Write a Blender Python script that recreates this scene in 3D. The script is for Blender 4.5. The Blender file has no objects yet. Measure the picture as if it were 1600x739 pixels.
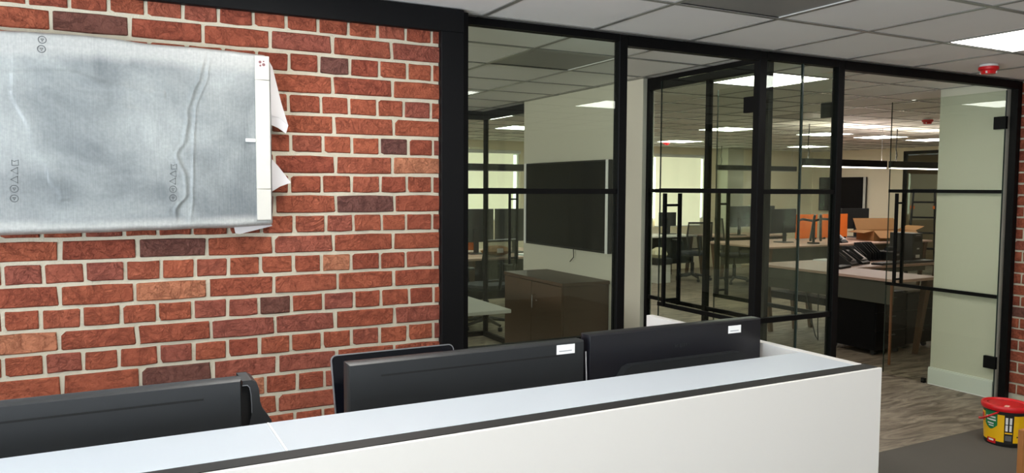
import bpy, bmesh, math, random
from mathutils import Vector, Matrix, noise
random.seed(7)
S = bpy.context.scene
COL = S.collection
PI = math.pi

# ------------------------------------------------------------------ camera
CAM_H = 1.53
YAW, PITCH, ROLL = 0.484442, 0.063210, 0.004795
cy, sy, cp, sp = math.cos(YAW), math.sin(YAW), math.cos(PITCH), math.sin(PITCH)
fw = Vector((sy*cp, cy*cp, -sp)); rt0 = Vector((cy, -sy, 0)); up0 = rt0.cross(fw)
rt = rt0*math.cos(ROLL) + up0*math.sin(ROLL); up = up0*math.cos(ROLL) - rt0*math.sin(ROLL)
cam_d = bpy.data.cameras.new('camera'); cam = bpy.data.objects.new('camera', cam_d); COL.objects.link(cam)
cam_d.sensor_fit = 'HORIZONTAL'; cam_d.sensor_width = 36.0; cam_d.lens = 1207.7/1600*36
cam_d.clip_start = 0.02; cam_d.clip_end = 100
m = Matrix((rt, up, -fw)).transposed().to_4x4(); m.translation = Vector((0, 0, CAM_H)); cam.matrix_world = m
S.camera = cam

# ------------------------------------------------------------------ exposure, world, daylight
S.view_settings.view_transform = 'Standard'
S.view_settings.look = 'None'
S.view_settings.gamma = 1.0
S.view_settings.exposure = 0.0
S.view_settings.use_curve_mapping = False
S.cycles.transparent_max_bounces = 24
W = bpy.data.worlds.new('overcast_sky'); S.world = W; W.use_nodes = True
W.node_tree.nodes['Background'].inputs[0].default_value = (0.80, 0.90, 1.0, 1)
W.node_tree.nodes['Background'].inputs[1].default_value = 1.0

def area(name, loc, rot, sx, sy_, power, col):
    L = bpy.data.lights.new(name, 'AREA'); L.shape = 'RECTANGLE'; L.size = sx; L.size_y = sy_
    L.energy = power; L.color = col
    o = bpy.data.objects.new(name, L); COL.objects.link(o); o.location = loc; o.rotation_euler = rot
    return o
# assumed daylight from unseen reception street windows (behind the camera and on its left)
area('assumed_daylight_back', (-0.2, -3.10, 1.35), (PI/2 + 0.60, 0, 0), 3.0, 1.6, 58, (0.90, 0.95, 1.0))  # assumed source, angled up to send more light onto the ceiling
area('assumed_daylight_left', (-2.22, 0.55, 1.15), (PI/2 + 1.0, 0, -PI/2), 3.0, 1.7, 300, (0.84, 0.92, 1.0))  # assumed unseen source, tilted upward and strengthened to brighten the left ceiling
# added unseen source lighting the meeting room as daylight from its left wall
area('added_light_meeting_room', (-3.60, 5.2, 1.45), (PI/2 + 0.45, 0, -PI/2), 2.6, 1.4, 175, (1.0, 0.97, 0.88))

# ------------------------------------------------------------------ materials
MAT = {}
def mat(name, col, rough=0.5, metal=0.0, var=0.06, scale=8.0, bump=0.0, bscale=None, emit=0.0, spec=0.5, coat=0.0):
    if name in MAT: return MAT[name]
    M = bpy.data.materials.new(name); M.use_nodes = True; nt = M.node_tree; N = nt.nodes; L = nt.links
    b = N['Principled BSDF']
    b.inputs['Roughness'].default_value = rough; b.inputs['Metallic'].default_value = metal
    b.inputs['Specular IOR Level'].default_value = spec; b.inputs['Coat Weight'].default_value = coat
    geo = N.new('ShaderNodeNewGeometry')
    nz = N.new('ShaderNodeTexNoise'); nz.inputs['Scale'].default_value = scale; nz.inputs['Detail'].default_value = 4
    L.new(geo.outputs['Position'], nz.inputs['Vector'])
    mix = N.new('ShaderNodeMix'); mix.data_type = 'RGBA'
    mix.inputs[6].default_value = tuple(max(0, c*(1-var)) for c in col) + (1,)
    mix.inputs[7].default_value = tuple(min(1, c*(1+var)) for c in col) + (1,)
    L.new(nz.outputs['Fac'], mix.inputs[0]); L.new(mix.outputs[2], b.inputs['Base Color'])
    if bump:
        n2 = N.new('ShaderNodeTexNoise'); n2.inputs['Scale'].default_value = bscale or scale*6; n2.inputs['Detail'].default_value = 5
        L.new(geo.outputs['Position'], n2.inputs['Vector'])
        bp = N.new('ShaderNodeBump'); bp.inputs['Strength'].default_value = bump; bp.inputs['Distance'].default_value = 0.01
        L.new(n2.outputs['Fac'], bp.inputs['Height']); L.new(bp.outputs['Normal'], b.inputs['Normal'])
    if emit:
        L.new(mix.outputs[2], b.inputs['Emission Color']); b.inputs['Emission Strength'].default_value = emit
    MAT[name] = M
    return M
def srgb(r, g, b):
    f = lambda c: (c/255/12.92) if c/255 <= 0.04045 else ((c/255+0.055)/1.055)**2.4
    return (f(r), f(g), f(b))

def glass_mat(name, tint, ior=1.45):
    M = bpy.data.materials.new(name); M.use_nodes = True; nt = M.node_tree; N = nt.nodes; L = nt.links
    N.clear(); out = N.new('ShaderNodeOutputMaterial'); mx = N.new('ShaderNodeMixShader')
    tr = N.new('ShaderNodeBsdfTransparent'); gl = N.new('ShaderNodeBsdfGlossy')
    lw = N.new('ShaderNodeLayerWeight'); lw.inputs['Blend'].default_value = 0.5
    pw = N.new('ShaderNodeMath'); pw.operation = 'POWER'; pw.inputs[1].default_value = 5.0; L.new(lw.outputs['Facing'], pw.inputs[0])
    fr = N.new('ShaderNodeMath'); fr.operation = 'MULTIPLY_ADD'; fr.inputs[1].default_value = 0.9; fr.inputs[2].default_value = ((ior-1)/(ior+1))**2; L.new(pw.outputs[0], fr.inputs[0])
    tr.inputs[0].default_value = tint + (1,); gl.inputs['Roughness'].default_value = 0.01
    gl.inputs['Color'].default_value = (0.9, 0.95, 0.92, 1)
    geo = N.new('ShaderNodeNewGeometry'); nz = N.new('ShaderNodeTexNoise'); nz.inputs['Scale'].default_value = 1.5
    bp = N.new('ShaderNodeBump'); bp.inputs['Strength'].default_value = 0.01; bp.inputs['Distance'].default_value = 0.01
    L.new(geo.outputs['Position'], nz.inputs['Vector']); L.new(nz.outputs['Fac'], bp.inputs['Height']); L.new(bp.outputs['Normal'], gl.inputs['Normal'])
    L.new(fr.outputs[0], mx.inputs[0]); L.new(tr.outputs[0], mx.inputs[1]); L.new(gl.outputs[0], mx.inputs[2]); L.new(mx.outputs[0], out.inputs[0])
    MAT[name] = M
    return M

M_GLASS = glass_mat('clear_glass', (0.90, 0.94, 0.90))
M_DOORGLASS = glass_mat('door_glass', (0.93, 0.95, 0.92), 1.40)
M_CLEAR = glass_mat('unseen_window_glass', (0.98, 0.98, 0.98))  # glass of the assumed and added windows out of view
M_GEDGE = mat('glass_edge', (0.03, 0.045, 0.04), 0.2)
M_BLACK = mat('black_powder_coat', (0.0030, 0.0030, 0.0033), 0.5, var=0.12, spec=0.12)
M_FRAMEPNT = mat('black_painted_timber', (0.0055, 0.0056, 0.0062), 0.55, var=0.1, spec=0.12)
M_WHITEWALL = mat('off_white_plaster', srgb(206, 203, 188), 0.75, var=0.02, scale=2, bump=0.03, bscale=90)
M_CREAM = mat('cream_plaster', srgb(240, 228, 202), 0.8, var=0.02, scale=2, bump=0.03, bscale=90)
M_TILE = mat('ceiling_tile_white', (0.88, 0.865, 0.84), 0.9, var=0.03, scale=3, bump=0.08, bscale=260)
M_TEE = mat('ceiling_tee_grey', (0.22, 0.215, 0.20), 0.3, var=0.05, spec=0.6)
M_SLAB = mat('ceiling_void', (0.08, 0.08, 0.08), 0.9)
M_LED = mat('led_diffuser_lit', (1.0, 0.965, 0.91), 0.5, var=0.0, emit=15.0)
M_LEDOFF = mat('led_diffuser_unlit', (0.27, 0.265, 0.255), 0.4, var=0.05)
M_LEDF = mat('led_frame_white', (0.7, 0.7, 0.68), 0.4)
M_DESKW = mat('white_laminate', srgb(198, 196, 192), 0.42, var=0.015, scale=2)
M_COUNT = mat('white_laminate_counter', srgb(172, 178, 184), 0.40, var=0.015, scale=2, spec=0.35)
M_DESKGAP = mat('dark_grey_laminate', (0.013, 0.0125, 0.012), 0.55, spec=0.25)
M_PLASTIC = mat('black_plastic', (0.0105, 0.012, 0.0135), 0.42, var=0.12, scale=20, bump=0.03, bscale=900)
M_PLASTIC2 = mat('dark_gloss_plastic', (0.006, 0.006, 0.009), 0.3, var=0.1)
M_SCREEN = mat('dark_screen_glass', (0.003, 0.0035, 0.006), 0.12, var=0.1, spec=0.2)
M_SLOT = mat('slot_shadow_black', (0.002, 0.002, 0.002), 0.8)
M_STICK = mat('white_sticker', (0.82, 0.82, 0.82), 0.5, var=0.02)
M_GREYPRINT = mat('grey_print', (0.30, 0.31, 0.32), 0.6)
M_SILVER = mat('silver_rim', (0.28, 0.29, 0.31), 0.3, metal=0.7)
M_CHROME = mat('chrome', (0.6, 0.6, 0.6), 0.15, metal=1.0)
M_BROWN = mat('dark_walnut_laminate', srgb(82, 62, 48), 0.45, var=0.12, scale=6)
M_TOPWOOD = mat('pale_wood_laminate', srgb(186, 156, 140), 0.45, var=0.06, scale=5)
M_LEGWOOD = mat('brown_timber_leg', srgb(92, 66, 46), 0.5, var=0.12, scale=12)
M_GREYWHITE = mat('grey_white_laminate', srgb(205, 205, 196), 0.5, var=0.03)
M_CARD = mat('brown_cardboard', srgb(138, 98, 56), 0.8, var=0.08, scale=10)
M_ORANGE = mat('orange_felt', srgb(214, 104, 24), 0.9, var=0.08, scale=40, bump=0.1)
M_RED = mat('red_plastic', srgb(206, 22, 30), 0.35, var=0.06)
M_YEL = mat('yellow_label', srgb(240, 186, 12), 0.4, var=0.05)
M_BLK2 = mat('black_label_band', (0.012, 0.012, 0.012), 0.4)
M_GREEN = mat('green_label', srgb(12, 120, 66), 0.4)
M_WHITEP = mat('white_plastic', (0.75, 0.75, 0.73), 0.4)
M_MESH = mat('black_mesh_fabric', (0.012, 0.013, 0.014), 0.85, bump=0.3, bscale=400)
def _see_through(M, f):
    nt = M.node_tree; out = [n_ for n_ in nt.nodes if n_.type == 'OUTPUT_MATERIAL'][0]; b = nt.nodes['Principled BSDF']
    mx = nt.nodes.new('ShaderNodeMixShader'); tr_ = nt.nodes.new('ShaderNodeBsdfTransparent'); mx.inputs[0].default_value = f
    nt.links.new(b.outputs[0], mx.inputs[1]); nt.links.new(tr_.outputs[0], mx.inputs[2]); nt.links.new(mx.outputs[0], out.inputs[0])
_see_through(M_MESH, 0.45)                     # open weave of the chair backs
M_CHAIRSEAT = mat('charcoal_fabric', (0.02, 0.022, 0.026), 0.9, bump=0.2, bscale=300)
M_BLIND = mat('glowing_cream_blind', (1.0, 0.93, 0.70), 0.9, var=0.03, scale=3, emit=0.75)  # emission stands in for daylight passing through the blind
M_SKYPANE = mat('daylit_pane', (0.92, 1.0, 0.97), 0.3, var=0.02, emit=1.8)
M_PENDL = mat('pendant_diffuser_lit', (1.0, 0.93, 0.82), 0.4, var=0.0, emit=9.0)
M_UPL = mat('pendant_uplight_lit', (1.0, 0.84, 0.72), 0.4, var=0.0, emit=55.0)
M_CABLE = mat('black_cable', (0.01, 0.01, 0.01), 0.6)
M_WOODEDGE = mat('pine_timber', srgb(176, 116, 62), 0.6, var=0.12, scale=14)
M_TEAL = mat('teal_paper', srgb(70, 150, 140), 0.6)

def brick_mat(name, ramp):
    M = bpy.data.materials.new(name); M.use_nodes = True; nt = M.node_tree; N = nt.nodes; L = nt.links
    b = N['Principled BSDF']; b.inputs['Roughness'].default_value = 0.86; b.inputs['Specular IOR Level'].default_value = 0.25
    geo = N.new('ShaderNodeNewGeometry'); oi = N.new('ShaderNodeObjectInfo')
    cr = N.new('ShaderNodeValToRGB'); e = cr.color_ramp.elements
    while len(e) < len(ramp): e.new(0.5)
    for k, (p_, c) in enumerate(ramp): e[k].position = p_; e[k].color = c + (1,)
    L.new(oi.outputs['Random'], cr.inputs[0])
    # position shifted per object so that no two bricks share a pattern
    off = N.new('ShaderNodeVectorMath'); off.operation = 'MULTIPLY_ADD'
    L.new(oi.outputs['Random'], off.inputs[0]); off.inputs[1].default_value = (37, 0, 19); L.new(geo.outputs['Position'], off.inputs[2])
    n1 = N.new('ShaderNodeTexNoise'); n1.inputs['Scale'].default_value = 26; n1.inputs['Detail'].default_value = 9; n1.inputs['Roughness'].default_value = 0.68; n1.inputs['Distortion'].default_value = 0.6
    L.new(off.outputs[0], n1.inputs['Vector'])
    r1 = N.new('ShaderNodeValToRGB'); r1.color_ramp.elements[0].position = 0.35; r1.color_ramp.elements[1].position = 0.72
    r1.color_ramp.elements[0].color = (0.70, 0.64, 0.64, 1); r1.color_ramp.elements[1].color = (1.26, 1.34, 1.34, 1)
    L.new(n1.outputs['Fac'], r1.inputs[0])
    mu = N.new('ShaderNodeMix'); mu.data_type = 'RGBA'; mu.blend_type = 'MULTIPLY'; mu.inputs[0].default_value = 0.85
    L.new(cr.outputs[0], mu.inputs[6]); L.new(r1.outputs[0], mu.inputs[7])
    # dark firing cracks: thin bands where a strongly distorted noise crosses its middle value
    nc = N.new('ShaderNodeTexNoise'); nc.inputs['Scale'].default_value = 13; nc.inputs['Detail'].default_value = 6; nc.inputs['Distortion'].default_value = 1.2; nc.inputs['Roughness'].default_value = 0.65
    L.new(off.outputs[0], nc.inputs['Vector'])
    rc = N.new('ShaderNodeValToRGB'); ec = rc.color_ramp.elements
    ec[0].position = 0.47; ec[0].color = (1, 1, 1, 1); ec[1].position = 0.53; ec[1].color = (1, 1, 1, 1)
    em = ec.new(0.50); em.color = (0.50, 0.45, 0.45, 1)
    L.new(nc.outputs['Fac'], rc.inputs[0])
    m2 = N.new('ShaderNodeMix'); m2.data_type = 'RGBA'; m2.blend_type = 'MULTIPLY'; m2.inputs[0].default_value = 0.30
    L.new(mu.outputs[2], m2.inputs[6]); L.new(rc.outputs[0], m2.inputs[7]); L.new(m2.outputs[2], b.inputs['Base Color'])
    n2 = N.new('ShaderNodeTexNoise'); n2.inputs['Scale'].default_value = 70; n2.inputs['Detail'].default_value = 8; n2.inputs['Distortion'].default_value = 1.0; n2.inputs['Roughness'].default_value = 0.62
    L.new(off.outputs[0], n2.inputs['Vector'])
    n3 = N.new('ShaderNodeTexNoise'); n3.inputs['Scale'].default_value = 24; n3.inputs['Detail'].default_value = 4; n3.inputs['Distortion'].default_value = 0.5
    L.new(off.outputs[0], n3.inputs['Vector'])
    ad = N.new('ShaderNodeMath'); ad.operation = 'ADD'; L.new(n2.outputs['Fac'], ad.inputs[0]); L.new(n3.outputs['Fac'], ad.inputs[1])
    ac = N.new('ShaderNodeMath'); ac.operation = 'MULTIPLY_ADD'; ac.inputs[1].default_value = 0.40; L.new(rc.outputs[0], ac.inputs[0]); L.new(ad.outputs[0], ac.inputs[2]); ad = ac
    bp = N.new('ShaderNodeBump'); bp.inputs['Strength'].default_value = 1.0; bp.inputs['Distance'].default_value = 0.011
    L.new(ad.outputs[0], bp.inputs['Height']); L.new(bp.outputs['Normal'], b.inputs['Normal'])
    MAT[name] = M
    return M
B_RED = brick_mat('red_brick', [(0.0, srgb(148, 76, 58)), (0.3, srgb(158, 84, 62)), (0.65, srgb(166, 90, 65)), (1.0, srgb(150, 84, 70))])
B_DARK = brick_mat('dark_purple_brick', [(0.0, srgb(108, 70, 64)), (1.0, srgb(122, 78, 66))])
B_PALE = brick_mat('pale_orange_brick', [(0.0, srgb(182, 116, 86)), (1.0, srgb(190, 126, 96))])
M_MORTAR = mat('lime_mortar', srgb(190, 183, 164), 0.95, var=0.10, scale=30, bump=0.4, bscale=160)

def floor_mat():
    M = bpy.data.materials.new('grey_brown_vinyl'); M.use_nodes = True; nt = M.node_tree; N = nt.nodes; L = nt.links
    b = N['Principled BSDF']; b.inputs['Roughness'].default_value = 0.5; b.inputs['Specular IOR Level'].default_value = 0.35
    geo = N.new('ShaderNodeNewGeometry'); mp = N.new('ShaderNodeMapping'); mp.inputs['Rotation'].default_value = (0, 0, 0.5); mp.inputs['Scale'].default_value = (1.0, 4.2, 1)
    L.new(geo.outputs['Position'], mp.inputs['Vector'])
    n1 = N.new('ShaderNodeTexNoise'); n1.inputs['Scale'].default_value = 2.4; n1.inputs['Detail'].default_value = 9; n1.inputs['Distortion'].default_value = 1.8; n1.inputs['Roughness'].default_value = 0.6
    L.new(mp.outputs[0], n1.inputs['Vector'])
    cr = N.new('ShaderNodeValToRGB'); e = cr.color_ramp.elements
    e[0].position = 0.36; e[0].color = srgb(88, 77, 65) + (1,); e[1].position = 0.70; e[1].color = srgb(158, 146, 128) + (1,)
    L.new(n1.outputs['Fac'], cr.inputs[0])
    # weathered plank joints: brick pattern, only colour
    bk = N.new('ShaderNodeTexBrick'); bk.inputs['Scale'].default_value = 1.0; bk.inputs['Mortar Size'].default_value = 0.004
    bk.inputs['Brick Width'].default_value = 1.0; bk.inputs['Row Height'].default_value = 0.25
    bk.inputs['Color1'].default_value = (0.92, 0.92, 0.92, 1); bk.inputs['Color2'].default_value = (1.08, 1.08, 1.08, 1); bk.inputs['Mortar'].default_value = (0.7, 0.7, 0.7, 1)
    mp2 = N.new('ShaderNodeMapping'); mp2.inputs['Rotation'].default_value = (0, 0, 0.0)
    L.new(geo.outputs['Position'], mp2.inputs['Vector']); L.new(mp2.outputs[0], bk.inputs['Vector'])
    mu = N.new('ShaderNodeMix'); mu.data_type = 'RGBA'; mu.blend_type = 'MULTIPLY'; mu.inputs[0].default_value = 1.0
    L.new(cr.outputs[0], mu.inputs[6]); L.new(bk.outputs['Color'], mu.inputs[7]); L.new(mu.outputs[2], b.inputs['Base Color'])
    bp = N.new('ShaderNodeBump'); bp.inputs['Strength'].default_value = 0.12; bp.inputs['Distance'].default_value = 0.01
    L.new(n1.outputs['Fac'], bp.inputs['Height']); L.new(bp.outputs['Normal'], b.inputs['Normal'])
    return M
M_FLOOR = floor_mat()
M_MAT = mat('dark_grey_matting', srgb(82, 78, 72), 0.85, var=0.10, scale=3, bump=0.1, bscale=120)

def film_mat():
    M = bpy.data.materials.new('translucent_foam_film'); M.use_nodes = True; nt = M.node_tree; N = nt.nodes; L = nt.links
    b = N['Principled BSDF']; b.inputs['Roughness'].default_value = 0.32; b.inputs['Specular IOR Level'].default_value = 0.5
    geo = N.new('ShaderNodeNewGeometry')
    n1 = N.new('ShaderNodeTexNoise'); n1.inputs['Scale'].default_value = 3.2; n1.inputs['Detail'].default_value = 5; n1.inputs['Distortion'].default_value = 0.8
    L.new(geo.outputs['Position'], n1.inputs['Vector'])
    cr = N.new('ShaderNodeValToRGB'); e = cr.color_ramp.elements
    e[0].position = 0.36; e[0].color = srgb(106, 112, 115) + (1,); e[1].position = 0.64; e[1].color = srgb(152, 157, 157) + (1,)
    L.new(n1.outputs['Fac'], cr.inputs[0])
    sx = N.new('ShaderNodeSeparateXYZ'); L.new(geo.outputs['Position'], sx.inputs[0])
    def edge(out, a, b_):
        r = N.new('ShaderNodeMapRange'); r.interpolation_type = 'SMOOTHSTEP'; r.inputs['From Min'].default_value = a; r.inputs['From Max'].default_value = b_
        ad_ = N.new('ShaderNodeMath'); ad_.operation = 'MULTIPLY_ADD'; ad_.inputs[1].default_value = 0.07; L.new(n1.outputs['Fac'], ad_.inputs[0]); L.new(out, ad_.inputs[2]); L.new(ad_.outputs[0], r.inputs['Value']); return r.outputs[0]
    e1 = edge(sx.outputs['Z'], 1.975, 2.03); e2 = edge(sx.outputs['Z'], 1.455, 1.42); e3 = edge(sx.outputs['X'], -0.10, -0.30)
    m1 = N.new('ShaderNodeMath'); m1.operation = 'MAXIMUM'; L.new(e1, m1.inputs[0]); L.new(e2, m1.inputs[1])
    m3 = N.new('ShaderNodeMath'); m3.operation = 'MULTIPLY_ADD'; m3.inputs[1].default_value = 0.25; L.new(e3, m3.inputs[0]); L.new(m1.outputs[0], m3.inputs[2]); m3.use_clamp = True
    wm = N.new('ShaderNodeMix'); wm.data_type = 'RGBA'; wm.inputs[7].default_value = srgb(170, 171, 169) + (1,)
    L.new(m3.outputs[0], wm.inputs[0]); L.new(cr.outputs[0], wm.inputs[6])
    sp = N.new('ShaderNodeTexNoise'); sp.inputs['Scale'].default_value = 90; sp.inputs['Detail'].default_value = 4; L.new(geo.outputs['Position'], sp.inputs['Vector'])
    rp = N.new('ShaderNodeValToRGB'); rp.color_ramp.elements[0].position = 0.35; rp.color_ramp.elements[0].color = (0.82, 0.84, 0.84, 1); rp.color_ramp.elements[1].position = 0.68; rp.color_ramp.elements[1].color = (1.16, 1.16, 1.15, 1)
    L.new(sp.outputs['Fac'], rp.inputs[0])
    ws = N.new('ShaderNodeMix'); ws.data_type = 'RGBA'; ws.blend_type = 'MULTIPLY'; ws.inputs[0].default_value = 0.5; L.new(wm.outputs[2], ws.inputs[6]); L.new(rp.outputs[0], ws.inputs[7])
    mp = N.new('ShaderNodeMapping'); mp.inputs['Scale'].default_value = (190, 1, 9)
    L.new(geo.outputs['Position'], mp.inputs['Vector'])
    ns = N.new('ShaderNodeTexNoise'); ns.inputs['Scale'].default_value = 1.0; ns.inputs['Detail'].default_value = 2
    L.new(mp.outputs[0], ns.inputs['Vector'])
    nb = N.new('ShaderNodeTexNoise'); nb.inputs['Scale'].default_value = 140; nb.inputs['Detail'].default_value = 3
    L.new(geo.outputs['Position'], nb.inputs['Vector'])
    st = N.new('ShaderNodeMix'); st.data_type = 'RGBA'; st.blend_type = 'MULTIPLY'; st.inputs[0].default_value = 0.3
    rs = N.new('ShaderNodeValToRGB'); rs.color_ramp.elements[0].position = 0.4; rs.color_ramp.elements[0].color = (0.80, 0.82, 0.83, 1); rs.color_ramp.elements[1].position = 0.6; rs.color_ramp.elements[1].color = (1.06, 1.06, 1.06, 1)
    L.new(ns.outputs['Fac'], rs.inputs[0]); L.new(ws.outputs[2], st.inputs[6]); L.new(rs.outputs[0], st.inputs[7]); L.new(st.outputs[2], b.inputs['Base Color'])
    ad = N.new('ShaderNodeMath'); ad.operation = 'MULTIPLY_ADD'; ad.inputs[1].default_value = 0.5
    L.new(nb.outputs['Fac'], ad.inputs[0]); L.new(ns.outputs['Fac'], ad.inputs[2])
    bp = N.new('ShaderNodeBump'); bp.inputs['Strength'].default_value = 0.25; bp.inputs['Distance'].default_value = 0.004
    L.new(ad.outputs[0], bp.inputs['Height']); L.new(bp.outputs['Normal'], b.inputs['Normal'])
    return M
M_FILM = film_mat()
M_FOAM = mat('white_foam_strip', srgb(200, 198, 190), 0.6, var=0.03, scale=20, bump=0.1, bscale=60)
M_FLAP = mat('white_film_flap', srgb(204, 200, 200), 0.45, var=0.03)

# ------------------------------------------------------------------ mesh helpers
class MB:
    def __init__(self): self.v = []; self.f = []
    def add(self, vs, fs):
        n = len(self.v); self.v += [tuple(p_) for p_ in vs]; self.f += [tuple(i+n for i in q) for q in fs]; return self
    def box(self, lo, hi, c=0.0, xf=None):
        x0, y0, z0 = lo; x1, y1, z1 = hi
        if c <= 0:
            vs = [(x, y, z) for x in (x0, x1) for y in (y0, y1) for z in (z0, z1)]
            fs = [(0,1,3,2),(4,6,7,5),(0,4,5,1),(2,3,7,6),(0,2,6,4),(1,5,7,3)]
        else:
            vs = []; idx = {}
            for i, (x, dx) in enumerate(((x0, c), (x1, -c))):
                for j, (y, dy) in enumerate(((y0, c), (y1, -c))):
                    for k, (z, dz) in enumerate(((z0, c), (z1, -c))):
                        for a, q in enumerate(((x, y+dy, z+dz), (x+dx, y, z+dz), (x+dx, y+dy, z))):
                            idx[i, j, k, a] = len(vs); vs.append(q)
            I = lambda i, j, k, a: idx[i, j, k, a]
            fs = []
            for i in (0, 1):
                fs.append((I(i,0,0,0), I(i,0,1,0), I(i,1,1,0), I(i,1,0,0)))
                fs.append((I(0,i,0,1), I(0,i,1,1), I(1,i,1,1), I(1,i,0,1)))
                fs.append((I(0,0,i,2), I(0,1,i,2), I(1,1,i,2), I(1,0,i,2)))
                for j in (0, 1):
                    fs.append((I(i,j,0,0), I(i,j,1,0), I(i,j,1,1), I(i,j,0,1)))
                    fs.append((I(i,0,j,0), I(i,1,j,0), I(i,1,j,2), I(i,0,j,2)))
                    fs.append((I(0,i,j,1), I(1,i,j,1), I(1,i,j,2), I(0,i,j,2)))
                    for k in (0, 1): fs.append((I(i,j,k,0), I(i,j,k,1), I(i,j,k,2)))
        if xf is not None: vs = [tuple(xf @ Vector(q)) for q in vs]
        return self.add(vs, fs)
    def tube(self, pts, r, n=8, cap=True):
        pts = [Vector(q) for q in pts]; rings = []
        rr = r if isinstance(r, (list, tuple)) else [r]*len(pts)
        prev = None; vs = []
        for i, q in enumerate(pts):
            d = (pts[min(i+1, len(pts)-1)] - pts[max(i-1, 0)]).normalized()
            a = prev if prev is not None else (Vector((0, 0, 1)) if abs(d.z) < 0.9 else Vector((1, 0, 0)))
            a = (a - d*a.dot(d)).normalized(); prev = a; b = d.cross(a)
            for k in range(n):
                t = 2*PI*k/n; vs.append(q + (a*math.cos(t) + b*math.sin(t))*rr[i])
        fs = []
        for i in range(len(pts)-1):
            for k in range(n): fs.append((i*n+k, i*n+(k+1) % n, (i+1)*n+(k+1) % n, (i+1)*n+k))
        if cap: fs += [tuple(range(n))[::-1], tuple((len(pts)-1)*n+k for k in range(n))]
        return self.add(vs, fs)
    def lathe(self, prof, n=24, c=(0, 0, 0)):
        vs = []; fs = []
        for (r, z) in prof:
            for k in range(n):
                t = 2*PI*k/n; vs.append((c[0]+r*math.cos(t), c[1]+r*math.sin(t), c[2]+z))
        for i in range(len(prof)-1):
            for k in range(n): fs.append((i*n+k, i*n+(k+1) % n, (i+1)*n+(k+1) % n, (i+1)*n+k))
        if prof[0][0] > 1e-4: fs.append(tuple(range(n))[::-1])
        if prof[-1][0] > 1e-4: fs.append(tuple((len(prof)-1)*n+k for k in range(n)))
        return self.add(vs, fs)
    def prism(self, poly, lo, hi, axis):
        # poly: 2-d outline in the two other axes (order x,y,z without axis)
        def P(a, b, t): return (t, a, b) if axis == 0 else ((a, t, b) if axis == 1 else (a, b, t))
        n = len(poly); vs = [P(a, b, lo) for a, b in poly] + [P(a, b, hi) for a, b in poly]
        fs = [tuple(range(n)), tuple(range(n, 2*n))[::-1]] + [(k, (k+1) % n, n+(k+1) % n, n+k) for k in range(n)]
        return self.add(vs, fs)
    def quadbeam(self, a, b, wa, wb):
        """tapered square-section bar between points a and b (half sizes wa, wb as (x,y))"""
        vs = []
        for q, w in ((a, wa), (b, wb)):
            for sx, sy_ in ((-1, -1), (1, -1), (1, 1), (-1, 1)): vs.append((q[0]+sx*w[0], q[1]+sy_*w[1], q[2]))
        return self.add(vs, [(0,3,2,1),(4,5,6,7)] + [(k, (k+1) % 4, 4+(k+1) % 4, 4+k) for k in range(4)])
    def mesh(self, name, material, sharp=32):
        me = bpy.data.meshes.new(name); bm = bmesh.new()
        vv = [bm.verts.new(q) for q in self.v]
        for q in self.f:
            try: bm.faces.new([vv[i] for i in q])
            except ValueError: pass
        bmesh.ops.remove_doubles(bm, verts=bm.verts, dist=1e-6)
        bmesh.ops.recalc_face_normals(bm, faces=bm.faces)
        for fc in bm.faces: fc.smooth = True
        for ed in bm.edges:
            if len(ed.link_faces) == 2 and ed.calc_face_angle(0) > math.radians(sharp): ed.smooth = False
        bm.to_mesh(me); bm.free(); me.materials.append(material)
        return me
    def build(self, name, material, parent=None, loc=None, rotz=0, sharp=32):
        o = bpy.data.objects.new(name, self.mesh(name, material, sharp)); COL.objects.link(o)
        if parent: o.parent = parent
        if loc is not None: o.location = loc
        if rotz: o.rotation_euler = (0, 0, rotz)
        return o

def tag(o, label=None, cat=None, group=None, kind=None):
    if label: o['label'] = label
    if cat: o['category'] = cat
    if group: o['group'] = group
    if kind: o['kind'] = kind
    return o
def thing(name, label, cat, loc=(0, 0, 0), rotz=0, group=None):
    o = bpy.data.objects.new(name, None); COL.objects.link(o); o.location = loc; o.rotation_euler = (0, 0, rotz)
    o.empty_display_size = 0.05
    return tag(o, label, cat, group)
def struct(name, loc=(0, 0, 0), rotz=0, label=None):
    o = bpy.data.objects.new(name, None); COL.objects.link(o); o.location = loc; o.rotation_euler = (0, 0, rotz); o['kind'] = 'structure'
    if label: o['label'] = label
    return o
def sbox(name, lo, hi, material, label=None, c=0.0):
    o = MB().box(lo, hi, c).build(name, material); o['kind'] = 'structure'
    if label: o['label'] = label
    return o
def pbox(name, lo, hi, material, parent, c=0.0):
    return MB().box(lo, hi, c).build(name, material, parent)

CEIL = 2.30
YG = 3.22                                     # front face of the glazed partition

# ================================================================== SETTING
sbox('floor', (-3.4, -2.9, -0.12), (16.2, 11.7, 0.0), M_FLOOR, 'grey brown streaked vinyl plank floor')
mt = MB().box((1.80, 0.10, 0.0), (5.78, 2.90, 0.006)).build('entrance_matting', M_MAT)
tag(mt, 'dark grey matting in front of the streaked vinyl floor', 'mat')

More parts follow.
